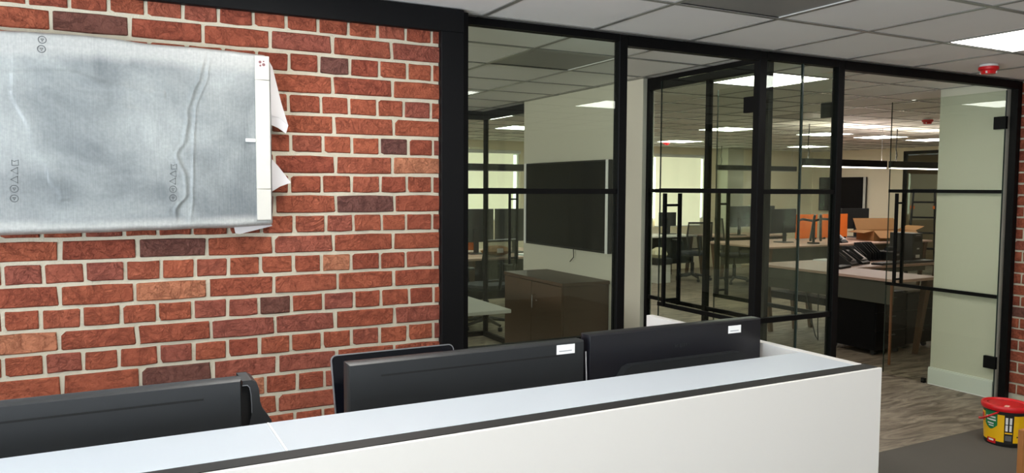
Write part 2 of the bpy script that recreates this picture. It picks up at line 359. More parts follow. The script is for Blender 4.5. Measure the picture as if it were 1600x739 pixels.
# ---- ceiling: slab, tee bars, tiles
T0X, T0Y, TP = 2.1316, 2.5978, 0.6
lights = {}                                   # (i,j) tile -> lit?
for ij, lit in {(0, -1): 0, (3, -1): 1, (-3, -1): 1, (0, 2): 0, (3, 2): 1, (-3, -4): 1, (0, -4): 1, (3, -4): 1,  # the two left reception panels are added, unseen, to lift counter and brick
                (2, 8): 1, (4, 8): 1, (8, 8): 1, (11, 8): 1, (13, 8): 1, (15, 8): 1, (15, 12): 1, (10, 12): 1, (6, 11): 1, (4, 10): 1,
                (7, 5): 0, (12, 5): 0, (20, 9): 1}.items(): lights[ij] = lit  # last panel is added to brighten the room beyond the far screen
ceil = sbox('ceiling', (-3.4, -2.9, CEIL+0.03), (16.2, 11.7, CEIL+0.15), M_SLAB, 'suspended ceiling of square white tiles on grey tee bars')
imin, imax, jmin, jmax = -9, 23, -9, 15
for i in range(imin, imax+1):
    x = T0X + i*TP
    if -3.4 < x < 16.2: MB().box((x-0.012, -2.9, CEIL), (x+0.012, 11.5, CEIL+0.012)).build('tee_bar', M_TEE, ceil)
for j in range(jmin, jmax+1):
    y = T0Y + j*TP
    if -2.9 < y < 11.5: MB().box((-3.4, y-0.012, CEIL-0.0006), (16.2, y+0.012, CEIL+0.0114)).build('tee_bar', M_TEE, ceil)
tile_me = MB().box((0.007, 0.007, 0.0), (TP-0.007, TP-0.007, 0.014)).mesh('ceiling_tile', M_TILE)
far = MB()
for i in range(imin, imax):
    for j in range(jmin, jmax):
        if (i, j) in lights: continue
        x, y = T0X+i*TP, T0Y+j*TP
        cx, cyy = x+0.3, y+0.3
        dep = cx*sy + cyy*cy; lat = cx*cy - cyy*sy
        near = 1.2 < dep < 9.0 and abs(lat) < 0.72*dep + 0.4
        z = CEIL + 0.0045
        if near:
            o = bpy.data.objects.new('ceiling_tile', tile_me); COL.objects.link(o); o.parent = ceil; o.location = (x, y, z)
        else: far.box((x+0.007, y+0.007, z), (x+TP-0.007, y+TP-0.007, z+0.014))
o = far.build('ceiling_tile_field', M_TILE, ceil); o['kind'] = 'stuff'
# light panels
led_f = MB()
for a, b in (((0.004, 0.004), (0.596, 0.016)), ((0.004, 0.584), (0.596, 0.596)), ((0.004, 0.016), (0.016, 0.584)), ((0.584, 0.016), (0.596, 0.584))):
    led_f.box((a[0], a[1], 0), (b[0], b[1], 0.02))
led_f_me = led_f.mesh('panel_frame', M_LEDF)
led_d_me = MB().box((0.016, 0.016, 0.004), (0.584, 0.584, 0.014)).mesh('diffuser', M_LED)
led_o_me = MB().box((0.016, 0.016, 0.004), (0.584, 0.584, 0.014)).mesh('diffuser', M_LEDOFF)
LLAB = {(0, -1): 'unlit grey ceiling panel at the top edge above the partition', (3, -1): 'bright lit ceiling panel beside the red alarm at the top right',
        (0, 2): 'unlit grey ceiling panel inside the meeting room', (3, 2): 'large lit ceiling panel just behind the fixed glass pane',
        (8, 8): 'lit ceiling panel seen past the open meeting room door', (11, 8): 'lit ceiling panel above the left pendant, behind the fixed glass',
        (13, 8): 'lit ceiling panel over the doorway, left of two', (15, 8): 'lit ceiling panel over the doorway, right of two',
        (15, 12): 'small far lit ceiling panel low behind the fixed glass', (10, 12): 'far lit ceiling panel by the red sounder near the blind',
        (2, 8): 'lit ceiling panel high behind the far end of the meeting room', (4, 8): 'lit ceiling panel at the end of the meeting room side wall',
        (6, 11): 'far lit ceiling panel low behind the meeting room end glass', (4, 10): 'far lit ceiling panel in the office left of the television wall',
        (-3, -1): 'added unseen lit panel over the left end of reception, brightening the counter', (-3, -4): 'added unseen lit panel at the back left of reception',
        (0, -4): 'lit ceiling panel at the back centre of reception', (3, -4): 'lit ceiling panel at the back right of reception',
        (20, 9): 'added lit panel brightening the room beyond the far glazed screen', (7, 5): 'unlit ceiling panel over the near office desk', (12, 5): 'unlit ceiling panel over the office beyond the doorway'}
for (i, j), lit in lights.items():
    t = thing('ceiling_light', LLAB[i, j], 'ceiling light', (T0X+i*TP, T0Y+j*TP, CEIL+0.0008), 0, 'square ceiling light panels')
    for nm, me in (('panel_frame', led_f_me), ('diffuser', led_d_me if lit else led_o_me)):
        o = bpy.data.objects.new(nm, me); COL.objects.link(o); o.parent = t

# ---- brick wall with bricks one by one
YB = 3.15
PITCH_B = 0.0803; Z0B = 2.2222
ROWS = {0: [-0.22, -0.094, 0.029, 0.149, 0.274, 0.398, 0.525, 0.65, 0.775, 0.899, 1.023, 1.146, 1.264],
 1: [-0.15, 0.094, 0.343, 0.587, 0.833, 1.083], 2: [0.659, 0.777, 0.903, 1.029, 1.153, 1.266], 3: [0.831, 1.087],
 4: [0.654, 0.783, 0.899, 1.019, 1.135, 1.26], 5: [0.836, 1.092], 6: [0.662, 0.791, 0.91, 1.029, 1.157, 1.269], 7: [0.841, 1.085],
 8: [0.654, 0.783, 0.907, 1.031, 1.148, 1.266], 9: [0.842, 1.094],
 10: [-0.199, -0.07, 0.059, 0.17, 0.289, 0.421, 0.544, 0.67, 0.799, 0.913, 1.036, 1.144, 1.265],
 11: [-0.145, 0.101, 0.342, 0.589, 0.83, 1.085],
 12: [-0.318, -0.198, -0.07, 0.06, 0.18, 0.298, 0.417, 0.537, 0.666, 0.779, 0.902, 1.026, 1.142, 1.268],
 13: [-0.149, 0.089, 0.34, 0.589, 0.845, 1.087],
 14: [-0.323, -0.21, -0.084, 0.043, 0.162, 0.287, 0.412, 0.529, 0.656, 0.784, 0.914, 1.031, 1.158, 1.271],
 15: [-0.156, 0.094, 0.351, 0.592, 0.832, 1.091],
 16: [-0.326, -0.203, -0.084, 0.031, 0.164, 0.286, 0.408, 0.529, 0.651, 0.778, 0.902, 1.024, 1.15, 1.27],
 17: [-0.152, 0.101, 0.352, 0.597, 0.836, 1.09], 18: [-0.314, -0.196, -0.074, 0.054, 0.178, 0.301, 0.425, 0.549, 0.675, 0.786],
 19: [0.595, 0.837], 20: [0.663, 0.778]}
SPECIAL = {(1, 0): 'd', (2, 7): 'd', (6, 9): 'd', (9, 4): 'd', (11, 1): 'd', (14, 6): 'd', (17, 1): 'd'}
DARKS = {(1, -0.15), (2, 0.777), (6, 1.029), (9, 0.842), (11, 0.101), (14, 0.529), (17, 0.101)}
PALES = {(7, 1.085), (12, 0.779), (13, 0.089), (18, 0.425)}
XL, XR = -0.88, 1.31
def brick_variant(seed, w):
    """unit brick 1x1 front (x,z in 0..1), front face at y=0, tails to y=+1; irregular chipped outline"""
    R = random.Random(seed); px = 0.055 if w == 's' else 0.1
    out = []
    for (cx, cz, sx, sz) in ((0, 0, 1, 1), (1, 0, -1, 1), (1, 1, -1, -1), (0, 1, 1, -1)):
        k = R.random(); ax = px*(0.12 + 0.35*R.random()); az = 0.16*(0.12 + 0.35*R.random())
        if k < 0.06: ax *= 2.6; az *= 3.4
        a = (cx + sx*ax, cz + sz*R.uniform(-0.015, 0.03)); b = (cx + sx*R.uniform(-0.01, 0.02), cz + sz*az)
        out += ([b, a] if (cx, cz) in ((0, 0), (1, 1)) else [a, b])
    # one extra wobble point on the long edges
    lo = (R.uniform(0.35, 0.65), R.uniform(-0.04, 0.04)); hi = (R.uniform(0.35, 0.65), 1 + R.uniform(-0.04, 0.04))
    pts = out[0:2] + [lo] + out[2:6] + [hi] + out[6:8]
    n = len(pts); cxm, czm = 0.5, 0.5
    vs = []
    for (x, z) in pts: vs.append((0.5+(x-0.5)*(1 - (0.03 if w == 's' else 0.06)), R.uniform(-0.05, 0.1), 0.5+(z-0.5)*0.88))
    for (x, z) in pts: vs.append((x, 0.35, z))
    for (x, z) in pts: vs.append((x, 1.0, z))
    fs = [tuple(range(n))]
    for k in range(n):
        q = (k+1) % n
        fs += [(k, n+k, n+q, q), (n+k, 2*n+k, 2*n+q, n+q)]
    mb = MB().add(vs, fs)
    return mb
VAR = {w: [brick_variant(100*ord(w)+k, w) for k in range(9)] for w in 'sh'}
VARM = {(w, c): [v.mesh('brick', m_, 40) for v in VAR[w]] for w in 'sh' for c, m_ in (('r', B_RED), ('d', B_DARK), ('p', B_PALE))}
wall_b = sbox('wall_front', (-2.0, YB+0.0065, 0.0), (1.40, YB+0.14, CEIL), M_MORTAR, 'red brick wall in English bond with pale mortar')
lower = MB(); BD = 0.012
RB = random.Random(3)
for r in range(0, 28):
    hdr = r % 2 == 0; pit = 0.1235 if hdr else 0.2465
    L = list(ROWS.get(r, []))
    if not L: L = [1.267] if hdr else [1.088]
    L.sort()
    while L[-1] + pit < XR: L.append(L[-1] + pit + RB.uniform(-0.005, 0.005))
    while L[0] > XL: L.insert(0, L[0] - pit + RB.uniform(-0.005, 0.005))
    edges = L + [XR + 0.006]
    zt = Z0B - PITCH_B*r; zb = zt - PITCH_B
    for k in range(len(edges)-1):
        g = 0.0058
        x0, x1 = edges[k] + g, edges[k+1] - g
        if x1 - x0 < 0.012: continue
        w = 's' if (x1-x0) > 0.15 else 'h'
        c = 'd' if any(r == q and abs(edges[k]-x) < 0.004 for q, x in DARKS) else ('p' if any(r == q and abs(edges[k]-x) < 0.004 for q, x in PALES) else 'r')
        if r == 15 and edges[k] < -0.16 and edges[k+1] > -0.2: c = 'p'
        vi = RB.randrange(9)
        loc = (x0, YB + RB.uniform(-0.002, 0.002), zb + 0.0065 + RB.uniform(-0.0012, 0.0012)); sc = (x1-x0, BD, min(PITCH_B - 0.013, 2.2185-(zb+0.0065)))
        if r <= 20:
            o = bpy.data.objects.new('brick', VARM[w, c][vi]); COL.objects.link(o); o.parent = wall_b
            o.location = loc; o.scale = sc
            if c == 'd': o['label'] = 'dark purple brown brick'
            elif c == 'p': o['label'] = 'pale orange brick'
        else:
            v = VAR[w][vi]; lower.add([(loc[0]+a*sc[0], loc[1]+b*sc[1], loc[2]+d*sc[2]) for a, b, d in v.v], v.f)
o = lower.build('lower_bricks', B_RED, wall_b, sharp=40); o['kind'] = 'stuff'

# right hand brick return (faces the room, perpendicular to the partition)
XW = 5.80
wall_r = sbox('wall_right', (XW+0.009, -2.9, 0.0), (XW+0.15, YG+0.05, CEIL), M_MORTAR, 'red brick return wall right of the glass doors')
lowr = MB()
for r in range(0, 28):
    hdr = r % 2 == 1; pit = 0.1235 if hdr else 0.2465
    zt = Z0B + 0.075 - PITCH_B*r; zb = zt - PITCH_B
    if zb < 0: break
    y = 3.24 - (0.06 if hdr else 0.0); ye = [3.24] + ([y] if hdr else [])
    while ye[-1] > 1.9: ye.append(ye[-1] - pit + RB.uniform(-0.004, 0.004))
    for k in range(len(ye)-1):
        a, b = ye[k]-0.0058, ye[k+1]+0.0058
        w = 's' if (a-b) > 0.15 else 'h'
        vi = RB.randrange(9); c = 'd' if RB.random() < 0.06 else 'r'
        if b > 2.35:
            o = bpy.data.objects.new('brick', VARM[w, c][vi]); COL.objects.link(o); o.parent = wall_r
            o.location = (XW, a, zb+0.0065); o.rotation_euler = (0, 0, -PI/2); o.scale = (a-b, BD, PITCH_B-0.013)
        else:
            v = VAR[w][vi]; sc = (a-b, BD, PITCH_B-0.013)
            lowr.add([(XW + q[1]*sc[1], a - q[0]*sc[0], zb+0.0065+q[2]*sc[2]) for q in v.v], v.f)
o = lowr.build('near_bricks', B_RED, wall_r, sharp=40); o['kind'] = 'stuff'

# black timber portal round the brick panel
tr = struct('trim_1', label='wide black painted frame round the brick panel')
pbox('head_board', (-2.0, 3.12, 2.2), (1.402, 3.205, CEIL-0.001), M_FRAMEPNT, tr, 0.002)
pbox('side_post', (1.296, 3.12, 0.0), (1.402, 3.205, 2.2), M_FRAMEPNT, tr, 0.002)
pbox('return_board', (1.402, 3.16, 0.0), (1.44, 3.30, CEIL-0.001), M_FRAMEPNT, tr)

# other walls of the reception room (behind and left of the camera) with assumed street windows for light
def wall_hole(name, axis, pos, th, a0, a1, holes, material, label):
    """wall in plane axis=const with rectangular openings [(u0,u1,z0,z1)], pieces joined"""
    mb = MB(); us = sorted({a0, a1} | {h[0] for h in holes} | {h[1] for h in holes})
    def bx(u0, u1, z0, z1):
        if axis == 'y': mb.box((u0, pos, z0), (u1, pos+th, z1))
        else: mb.box((pos, u0, z0), (pos+th, u1, z1))
    for u0, u1 in zip(us, us[1:]):
        h = [q for q in holes if q[0] <= u0 and q[1] >= u1]
        if h: bx(u0, u1, 0, h[0][2]); bx(u0, u1, h[0][3], CEIL+0.03)
        else: bx(u0, u1, 0, CEIL+0.03)
    o = mb.build(name, material); tag(o, label, kind='structure'); return o
wall_hole('wall_back', 'y', -2.9, 0.12, -2.12, 5.95, [(-1.7, 1.3, 0.5, 2.2)], M_WHITEWALL, 'white wall behind the camera with an assumed wide street window')
wall_hole('wall_left', 'x', -2.12, 0.12, -2.78, 3.15, [(-0.95, 2.05, 0.25, 2.2)], M_WHITEWALL, 'white wall left of the reception with an assumed street window')
def win(name, axis, pos, u0, u1, z0, z1, nm, label):
    r = struct(name, label=label)
    def bx(n, a0, a1, b0, b1, d0, d1, m_):
        lo, hi = ((a0, d0, b0), (a1, d1, b1)) if axis == 'y' else ((d0, a0, b0), (d1, a1, b1))
        pbox(n, lo, hi, m_, r)
    d0, d1 = pos-0.03, pos+0.03
    bx('window_frame', u0, u1, z0, z0+0.05, d0, d1, M_BLACK); bx('window_frame', u0, u1, z1-0.05, z1, d0, d1, M_BLACK)
    for k in range(nm+1):
        u = u0 + (u1-u0-0.05)*k/nm; bx('mullion', u, u+0.05, z0+0.05, z1-0.05, d0, d1, M_BLACK)
        if k < nm: bx('pane', u+0.05, u0+(u1-u0-0.05)*(k+1)/nm, z0+0.05, z1-0.05, pos-0.004, pos+0.004, M_CLEAR)
    return r
win('assumed_window_back', 'y', -2.84, -1.7, 1.3, 0.5, 2.2, 3, 'assumed unseen black framed street window behind the camera')  # assumed window out of view, lets in the back light
win('assumed_window_left', 'x', -2.06, -0.95, 2.05, 0.25, 2.2, 2, 'assumed unseen black framed street window left of the reception')  # assumed opening and window, unseen, for the light from the left

# ---- glazed front partition
wf = struct('window_1', label='black framed glazed front partition of the meeting room and office')
PB0, PB1 = YG, YG+0.05
def post(x0, x1, nm='post', par=wf, y0=PB0, y1=PB1): return pbox(nm, (x0, y0, 0), (x1, y1, CEIL-0.0015), M_BLACK, par, 0.003)
post(1.442, 1.452); post(2.300, 2.350); post(3.256, 3.309); post(3.896, 3.948); post(5.735, 5.787)
pbox('top_rail', (1.452, PB0, 2.265), (2.300, PB1, CEIL-0.0015), M_BLACK, wf)
pbox('door_head', (2.350, PB0, 2.245), (3.256, PB1, CEIL-0.0015), M_BLACK, wf)
pbox('top_rail', (3.309, PB0, 2.255), (3.896, PB1, CEIL-0.0015), M_BLACK, wf)
pbox('door_head', (3.948, PB0, 2.245), (5.735, PB1, CEIL-0.0015), M_BLACK, wf)
for a, b in ((1.452, 2.300), (3.309, 3.896)):
    pbox('mid_rail', (a, PB0+0.008, 1.500), (b, PB1-0.008, 1.526), M_BLACK, wf)
    pbox('low_rail', (a, PB0+0.008, 0.755), (b, PB1-0.008, 0.785), M_BLACK, wf)
    pbox('bottom_rail', (a, PB0, 0.0), (b, PB1, 0.06), M_BLACK, wf)
    for z0, z1 in ((0.06, 0.755), (0.785, 1.500), (1.526, 2.255 if a > 3 else 2.265)):
        if a > 3:
            pbox('pane', (a, YG+0.02, z0), (3.612, YG+0.03, z1), M_GLASS, wf); pbox('pane', (3.620, YG+0.02, z0), (b, YG+0.03, z1), M_GLASS, wf)
            pbox('glass_joint', (3.612, YG+0.017, z0), (3.620, YG+0.033, z1), M_GEDGE, wf)
        else: pbox('pane', (a, YG+0.02, z0), (b, YG+0.03, z1), M_GLASS, wf)

# ---- glazed screens round the meeting room
def screenY(name, X, y0, y1, stiles, label, rails=(1.500, 0.745), glassgap=None):
    r = struct(name, label=label); a, b = X-0.017, X+0.017
    pbox('top_rail', (a, y0, 2.215), (b, y1, CEIL-0.0015), M_BLACK, r); pbox('bottom_rail', (a, y0, 0), (b, y1, 0.05), M_BLACK, r)
    for s0, s1 in stiles: pbox('stile', (a, s0, 0.05), (b, s1, 2.215), M_BLACK, r)
    st = sorted(stiles)
    for (p0, p1), (q0, q1) in zip(st, st[1:]):
        zs = [0.05]
        for z in sorted(rails):
            pbox('rail', (a+0.008, p1, z), (b-0.008, q0, z+0.026), M_BLACK, r); zs += [z, z+0.026]
        zs.append(2.215)
        for k in range(0, len(zs), 2): pbox('pane', (X-0.005, p1, zs[k]), (X+0.005, q0, zs[k+1]), M_GLASS, r)
    return r
screenY('window_2', 3.42, 3.295, 4.43, [(3.295, 3.33), (3.795, 3.825), (4.40, 4.43)], 'black framed glazed side screen of the meeting room by its open door')
screenY('window_3', 3.44, 6.18, 7.14, [(6.18, 6.205), (7.09, 7.14)], 'glazed end screen at the back of the meeting room side wall', rails=(1.500,))
w4 = struct('window_4', label='glazed back screen of the meeting room')
pbox('top_rail', (-3.2, 7.14, 2.215), (3.465, 7.19, CEIL-0.0015), M_BLACK, w4); pbox('bottom_rail', (-3.2, 7.14, 0), (3.465, 7.19, 0.05), M_BLACK, w4)
for k, x in enumerate((3.20, 1.9, 0.6, -0.7)):
    pbox('stile', (x, 7.14, 0.05), (x+0.055, 7.19, 2.215), M_BLACK, w4)
    if k < 3: pbox('pane', (x-1.245, 7.16, 0.05), (x, 7.17, 2.215), M_GLASS, w4)
pbox('pane', (3.255, 7.16, 0.05), (3.465, 7.17, 2.215), M_GLASS, w4)

def leaf(name, X, y0, y1, hy, d, label, hinge_side=-1, rails=(1.517, 0.755)):
    """frameless glass door standing open at right angles, hinged at y0"""
    r = struct(name, label=label)
    zs = [0.012]
    for z in sorted(rails):
        pbox('rail', (X-0.009, y0, z-0.013), (X+0.009, y1, z+0.013), M_BLACK, r); zs += [z-0.013, z+0.013]
    zs.append(2.238)
    for k in range(0, len(zs), 2): pbox('pane', (X-0.005, y0, zs[k]), (X+0.005, y1-0.003, zs[k+1]), M_DOORGLASS, r)
    pbox('glass_edge', (X-0.005, y1-0.003, 0.012), (X+0.005, y1, 2.238), M_GEDGE, r)
    pbox('glass_edge', (X-0.0056, y0-0.004, 0.012), (X+0.0056, y0, 2.238), M_GEDGE, r)
    h = MB()
    for s in (-1, 1): h.box((X+s*d-0.011, hy-0.011, 0.76), (X+s*d+0.011, hy+0.011, 1.498), 0.002)
    hb = h.build('pull_handle', M_BLACK, r)
    for z in (0.80, 1.42): MB().tube([(X-d, hy, z), (X+d, hy, z)], 0.008, 8).build('standoff', M_BLACK, hb)
    for z0, z1 in ((1.965, 2.055), (0.225, 0.315)):
        pbox('hinge', (X-0.014, y0-0.012, z0), (X+0.014, y0+0.075, z1), M_BLACK, r, 0.002)
    return r
leaf('door_1', 3.285, 3.285, 4.12, 3.99, 0.062, 'frameless glass meeting room door standing open with black bars')
leaf('door_2', 3.922, 3.285, 4.28, 4.20, 0.045, 'left leaf of the glass double doors, open behind the fixed pane')
leaf('door_3', 5.706, 3.285, 4.19, 4.085, 0.045, 'right leaf of the glass double doors, open against the white pier')

# handle pair on the meeting room back screen
h = MB()
for x in (3.40, 3.48): h.box((x-0.010, 6.50, 0.80), (x+0.010, 6.52, 1.49), 0.002)
hb = h.build('pull_handle', M_BLACK, bpy.data.objects['window_3'])
for z in (0.86, 1.42): MB().tube([(3.40, 6.51, z), (3.48, 6.51, z)], 0.008, 8).build('standoff', M_BLACK, hb)

# ---- inner walls
sbox('wall_meeting_room', (3.37, 4.432, 0), (3.47, 6.178, CEIL), M_WHITEWALL, 'off white wall carrying the television in the meeting room')
wall_hole('wall_meeting_room_left', 'x', -3.4, 0.12, 3.30, 7.14, [(3.9, 6.5, 0.8, 2.2)], M_WHITEWALL, 'left wall of the meeting room with an opening for added daylight')
win('added_window', 'x', -3.34, 3.9, 6.5, 0.8, 2.2, 2, 'added unseen black framed window that brightens the meeting room')  # added opening and window, unseen, to bring light into the room
pier = sbox('wall_pier', (5.735, 3.30, 0), (5.98, 3.795, CEIL), M_WHITEWALL, 'white pier behind the open glass door')
sk = MB().box((5.715, 3.30, 0.0), (5.735, 3.80, 0.125)).box((5.72, 3.30, 0.125), (5.735, 3.80, 0.135)).build('baseboard_pier', mat('white_skirting_gloss', srgb(222, 224, 220), 0.3, var=0.01)); sk['kind'] = 'structure'
sbox('wall_office_near', (5.98, 3.24, 0), (13.32, 3.36, CEIL), M_CREAM, 'cream wall on the reception side of the office')
wall_hole('wall_far', 'y', 11.5, 0.15, -3.4, 16.2, [(5.05, 6.2, 1.1, 2.12), (8.98, 10.28, 0.93, 2.14)], M_CREAM, 'cream far wall of the office with blinded windows')
wall_hole('wall_far_right', 'x', 13.2, 0.12, 3.36, 11.5, [(6.2, 9.42, 0.0, 2.24)], M_CREAM, 'cream end wall of the office carrying a television')
sbox('wall_back_office', (16.0, 3.36, 0), (16.15, 11.5, CEIL), mat('tan_plaster', srgb(170, 140, 105), 0.8), 'tan wall of the room beyond the far glazed screen')
sbox('wall_back_office_side', (13.32, 3.24, 0), (16.0, 3.36, CEIL), M_CREAM, 'side wall of the room beyond the far glazed screen')
sbox('wall_office_left', (-3.4, 7.19, 0), (-3.28, 11.5, CEIL), M_CREAM, 'left end wall of the open office')
sbox('wall_pilaster', (10.55, 11.2, 0), (10.95, 11.5, CEIL), M_WHITEWALL, 'white pilaster between the far blinded window and the desks')

def far_window(name, x0, x1, z0, z1, gap, label):
    r = struct(name, label=label)
    pbox('pane', (x0, 11.58, z0), (x1, 11.59, z1), M_SKYPANE, r)
    for a, b, c, d in ((x0, x1, z0, z0+0.04), (x0, x1, z1-0.04, z1), (x0, x0+0.04, z0+0.04, z1-0.04), (x1-0.04, x1, z0+0.04, z1-0.04)):
        pbox('window_frame', (a, 11.54, c), (b, 11.575, d), M_WHITEP, r)
    pbox('blind', (x0+0.05, 11.46, z0-0.1), (x1-gap, 11.466, z1-0.02), M_BLIND, r)
    MB().tube([(x0+0.03, 11.465, z1), (x1-0.02, 11.465, z1)], 0.03, 10).build('blind_roller', M_WHITEP, r)
    MB().tube([(x0+0.05, 11.463, z0-0.11), (x1-gap, 11.463, z0-0.11)], 0.012, 8).build('bottom_bar', M_WHITEP, r)
far_window('window_5', 8.98, 10.28, 0.93, 2.14, 0.17, 'far office window behind a cream roller blind')
far_window('window_6', 5.05, 6.2, 1.1, 2.12, 0.15, 'far window with a cream blind behind the meeting room glass')
w7 = struct('window_7', label='black framed glazed screen at the far right end of the office')
pbox('stile', (13.2, 9.36, 0), (13.25, 9.42, 2.24), M_BLACK, w7); pbox('top_rail', (13.2, 6.2, 2.19), (13.25, 9.36, 2.24), M_BLACK, w7)
pbox('stile', (13.2, 7.75, 0), (13.25, 7.81, 2.19), M_BLACK, w7); pbox('stile', (13.2, 6.2, 0), (13.25, 6.26, 2.19), M_BLACK, w7)
pbox('pane', (13.22, 7.81, 0.0), (13.23, 9.36, 2.19), M_GLASS, w7); pbox('pane', (13.22, 6.26, 0.0), (13.23, 7.75, 2.19), M_GLASS, w7)

# ================================================================== RECEPTION THINGS
# ---- reception desk
d = thing('reception_desk', 'white reception counter with a dark line under its ledge', 'desk', (0, 0, 0))
DT = 1.13
pbox('front_panel', (-1.9, 1.136, 0.0), (1.545, 1.143, DT-0.002), M_DESKW, d, 0.0012)
pbox('dark_strip', (-1.9, 1.143, 0.02), (1.538, 1.178, DT-0.001), M_DESKGAP, d)  # solid dark strip set between front panel and counter tops
pbox('counter_top', (-1.9, 1.178, DT-0.025), (0.2335, 1.332, DT), M_COUNT, d, 0.001)
pbox('counter_top', (0.2365, 1.178, DT-0.025), (1.505, 1.332, DT), M_COUNT, d, 0.001)
pbox('joint_strip', (0.2335, 1.178, DT-0.024), (0.2365, 1.332, DT+0.0004), M_WHITEP, d)
pbox('side_panel', (1.505, 1.178, 0.0), (1.530, 1.945, DT), M_DESKW, d, 0.001)
pbox('inner_panel', (-1.9, 1.305, 0.02), (1.505, 1.325, DT-0.025), M_DESKW, d)
pbox('worktop', (-1.9, 1.325, 0.705), (1.505, 1.96, 0.73), M_DESKW, d)
pbox('side_panel', (-1.9, 1.178, 0.0), (-1.875, 1.305, DT-0.026), M_DESKW, d)

# ---- monitors seen from behind
def big_monitor(label, x0, x1, ztop, style, sticker=None, y=1.45):
    w = x1-x0; cx = (x0+x1)/2; zb = ztop-0.335
    t = thing('computer_monitor', label, 'monitor', (cx, y, 0.731), 0, 'monitors behind the reception counter')
    zt, z0 = ztop-0.731, zb-0.731
    # back shell: chamfered frustum whose back (camera side) is the smaller face
    a = w/2; c1 = 0.006
    vs = []
    for (yy, ins) in ((0.028, 0.0), (0.006, 0.0), (0.0, 0.003)):
        for sx, zz in ((-1, z0), (1, z0), (1, zt), (-1, zt)):
            vs.append((sx*(a-ins), yy, zz + (ins if zz == z0 else -ins)))
    fs = [(0, 1, 2, 3), (8, 9, 10, 11)]
    for k in range(4):
        q = (k+1) % 4; fs += [(k, q, 4+q, 4+k), (4+k, 4+q, 8+q, 8+k)]
    MB().add(vs, fs).build('back_shell', M_PLASTIC if style == 'a' else M_PLASTIC2, t)
    pbox('bezel', (-a, 0.028, z0), (a, 0.036, zt), M_PLASTIC2, t, 0.001)
    pbox('screen', (-a+0.008, 0.036, z0+0.012), (a-0.008, 0.0375, zt-0.008), M_SCREEN, t)
    if style == 'a':
        pbox('vent_slot', (-a+0.065, -0.0008, zt-0.030), (a-0.065, 0.001, zt-0.0265), M_SLOT, t)
        pbox('housing', (-0.14, -0.022, z0+0.03), (0.14, 0.001, zt-0.11), M_PLASTIC, t, 0.01)
    else:
        hp = MB(); zz = zt-0.075
        hp.prism([(-0.20, zz-0.04), (-0.175, zz-0.006), (-0.16, zz), (0.17, zz), (0.19, zz-0.006), (0.205, zz-0.04), (0.205, z0+0.03), (-0.20, z0+0.03)], -0.022, 0.001, 1)
        hp.build('housing', M_PLASTIC, t)
        lg = MB()
        for k, (u, hgt) in enumerate(((-0.018, 0.005), (-0.010, 0.006), (-0.003, 0.008), (0.004, 0.009), (0.011, 0.008), (0.018, 0.006), (0.026, 0.005))):
            lg.box((u-0.0022, -0.0008, zt-0.047-hgt/2), (u+0.0022, 0.0005, zt-0.047+hgt/2))
        lg.build('embossed_logo', M_PLASTIC, t)
    pbox('stand_neck', (-0.03, 0.0, 0.02), (0.03, 0.03, z0+0.10), M_PLASTIC, t, 0.004)
    MB().lathe([(0.115, 0.0), (0.115, 0.006), (0.105, 0.012), (0.03, 0.016)], 28, (0, 0.03, 0)).build('stand_base', M_PLASTIC, t)
    if sticker:
        sx0, sx1, sz0, sz1 = sticker
        st = pbox('sticker', (sx0-cx, -0.0008, sz0-0.731), (sx1-cx, 0.0006, sz1-0.731), M_STICK, t)
        pbox('printed_line', (sx0-cx+0.006, -0.0012, (sz0+sz1)/2-0.731-0.0045), (sx1-cx-0.008, -0.0004, (sz0+sz1)/2-0.731-0.0025), M_GREYPRINT, st)
    return t
big_monitor('black monitor at the left end of the counter, seen from behind', -0.335, 0.211, 1.180, 'a')
big_monitor('middle black monitor with a white sticker and long slot, seen from behind', 0.408, 0.950, 1.187, 'a', (0.876, 0.923, 1.161, 1.182))
big_monitor('right black monitor with a raised housing next to the side panel', 0.962, 1.492, 1.197, 'b', (1.379, 1.421, 1.166, 1.185))

# ---- laptop behind the middle monitor, dark screen leaning back
t = thing('laptop', 'open laptop with a dark leaning screen behind the middle monitor', 'laptop', (0.645, 1.80, 0.858))
hgt, lw = 0.250, 0.328
lean = math.radians(17)
Lm = Matrix.Translation((0, 0, 0.018)) @ Matrix.Rotation(-lean, 4, 'X')
def rrect(w, h_, r, n=5):
    P = []
    for cx, cz, a0 in ((w/2-r, r, -PI/2), (w/2-r, h_-r, 0), (-w/2+r, h_-r, PI/2), (-w/2+r, r, PI)):
        for k in range(n+1):
            a = a0 + PI/2*k/n; P.append((cx+r*math.cos(a), cz+r*math.sin(a)))
    return P
def xfprism(poly, lo, hi, M): 
    mb = MB().prism(poly, lo, hi, 1); mb.v = [tuple(M @ Vector(q)) for q in mb.v]; return mb
lid = xfprism(rrect(lw, hgt, 0.014), -0.003, 0.004, Lm).build('lid', M_SILVER, t)
xfprism([(a, b+0.003) for a, b in rrect(lw-0.005, hgt-0.006, 0.012)], -0.0036, -0.0028, Lm).build('screen', M_SCREEN, lid)
pbox('base', (-lw/2, -0.225, 0.0), (lw/2, 0.0, 0.016), M_PLASTIC2, t, 0.004)
pbox('keyboard', (-0.14, -0.13, 0.016), (0.14, -0.02, 0.0175), M_SLOT, t)
t = thing('laptop_stand', 'black riser under the open laptop behind the counter', 'stand', (0.645, 1.69, 0.731))
pbox('platform', (-0.13, -0.09, 0.105), (0.13, 0.09, 0.1265), M_PLASTIC, t, 0.003)
for sx in (-1, 1): pbox('leg', (sx*0.12-0.01, -0.08, 0.0), (sx*0.12+0.01, 0.08, 0.105), M_PLASTIC, t)

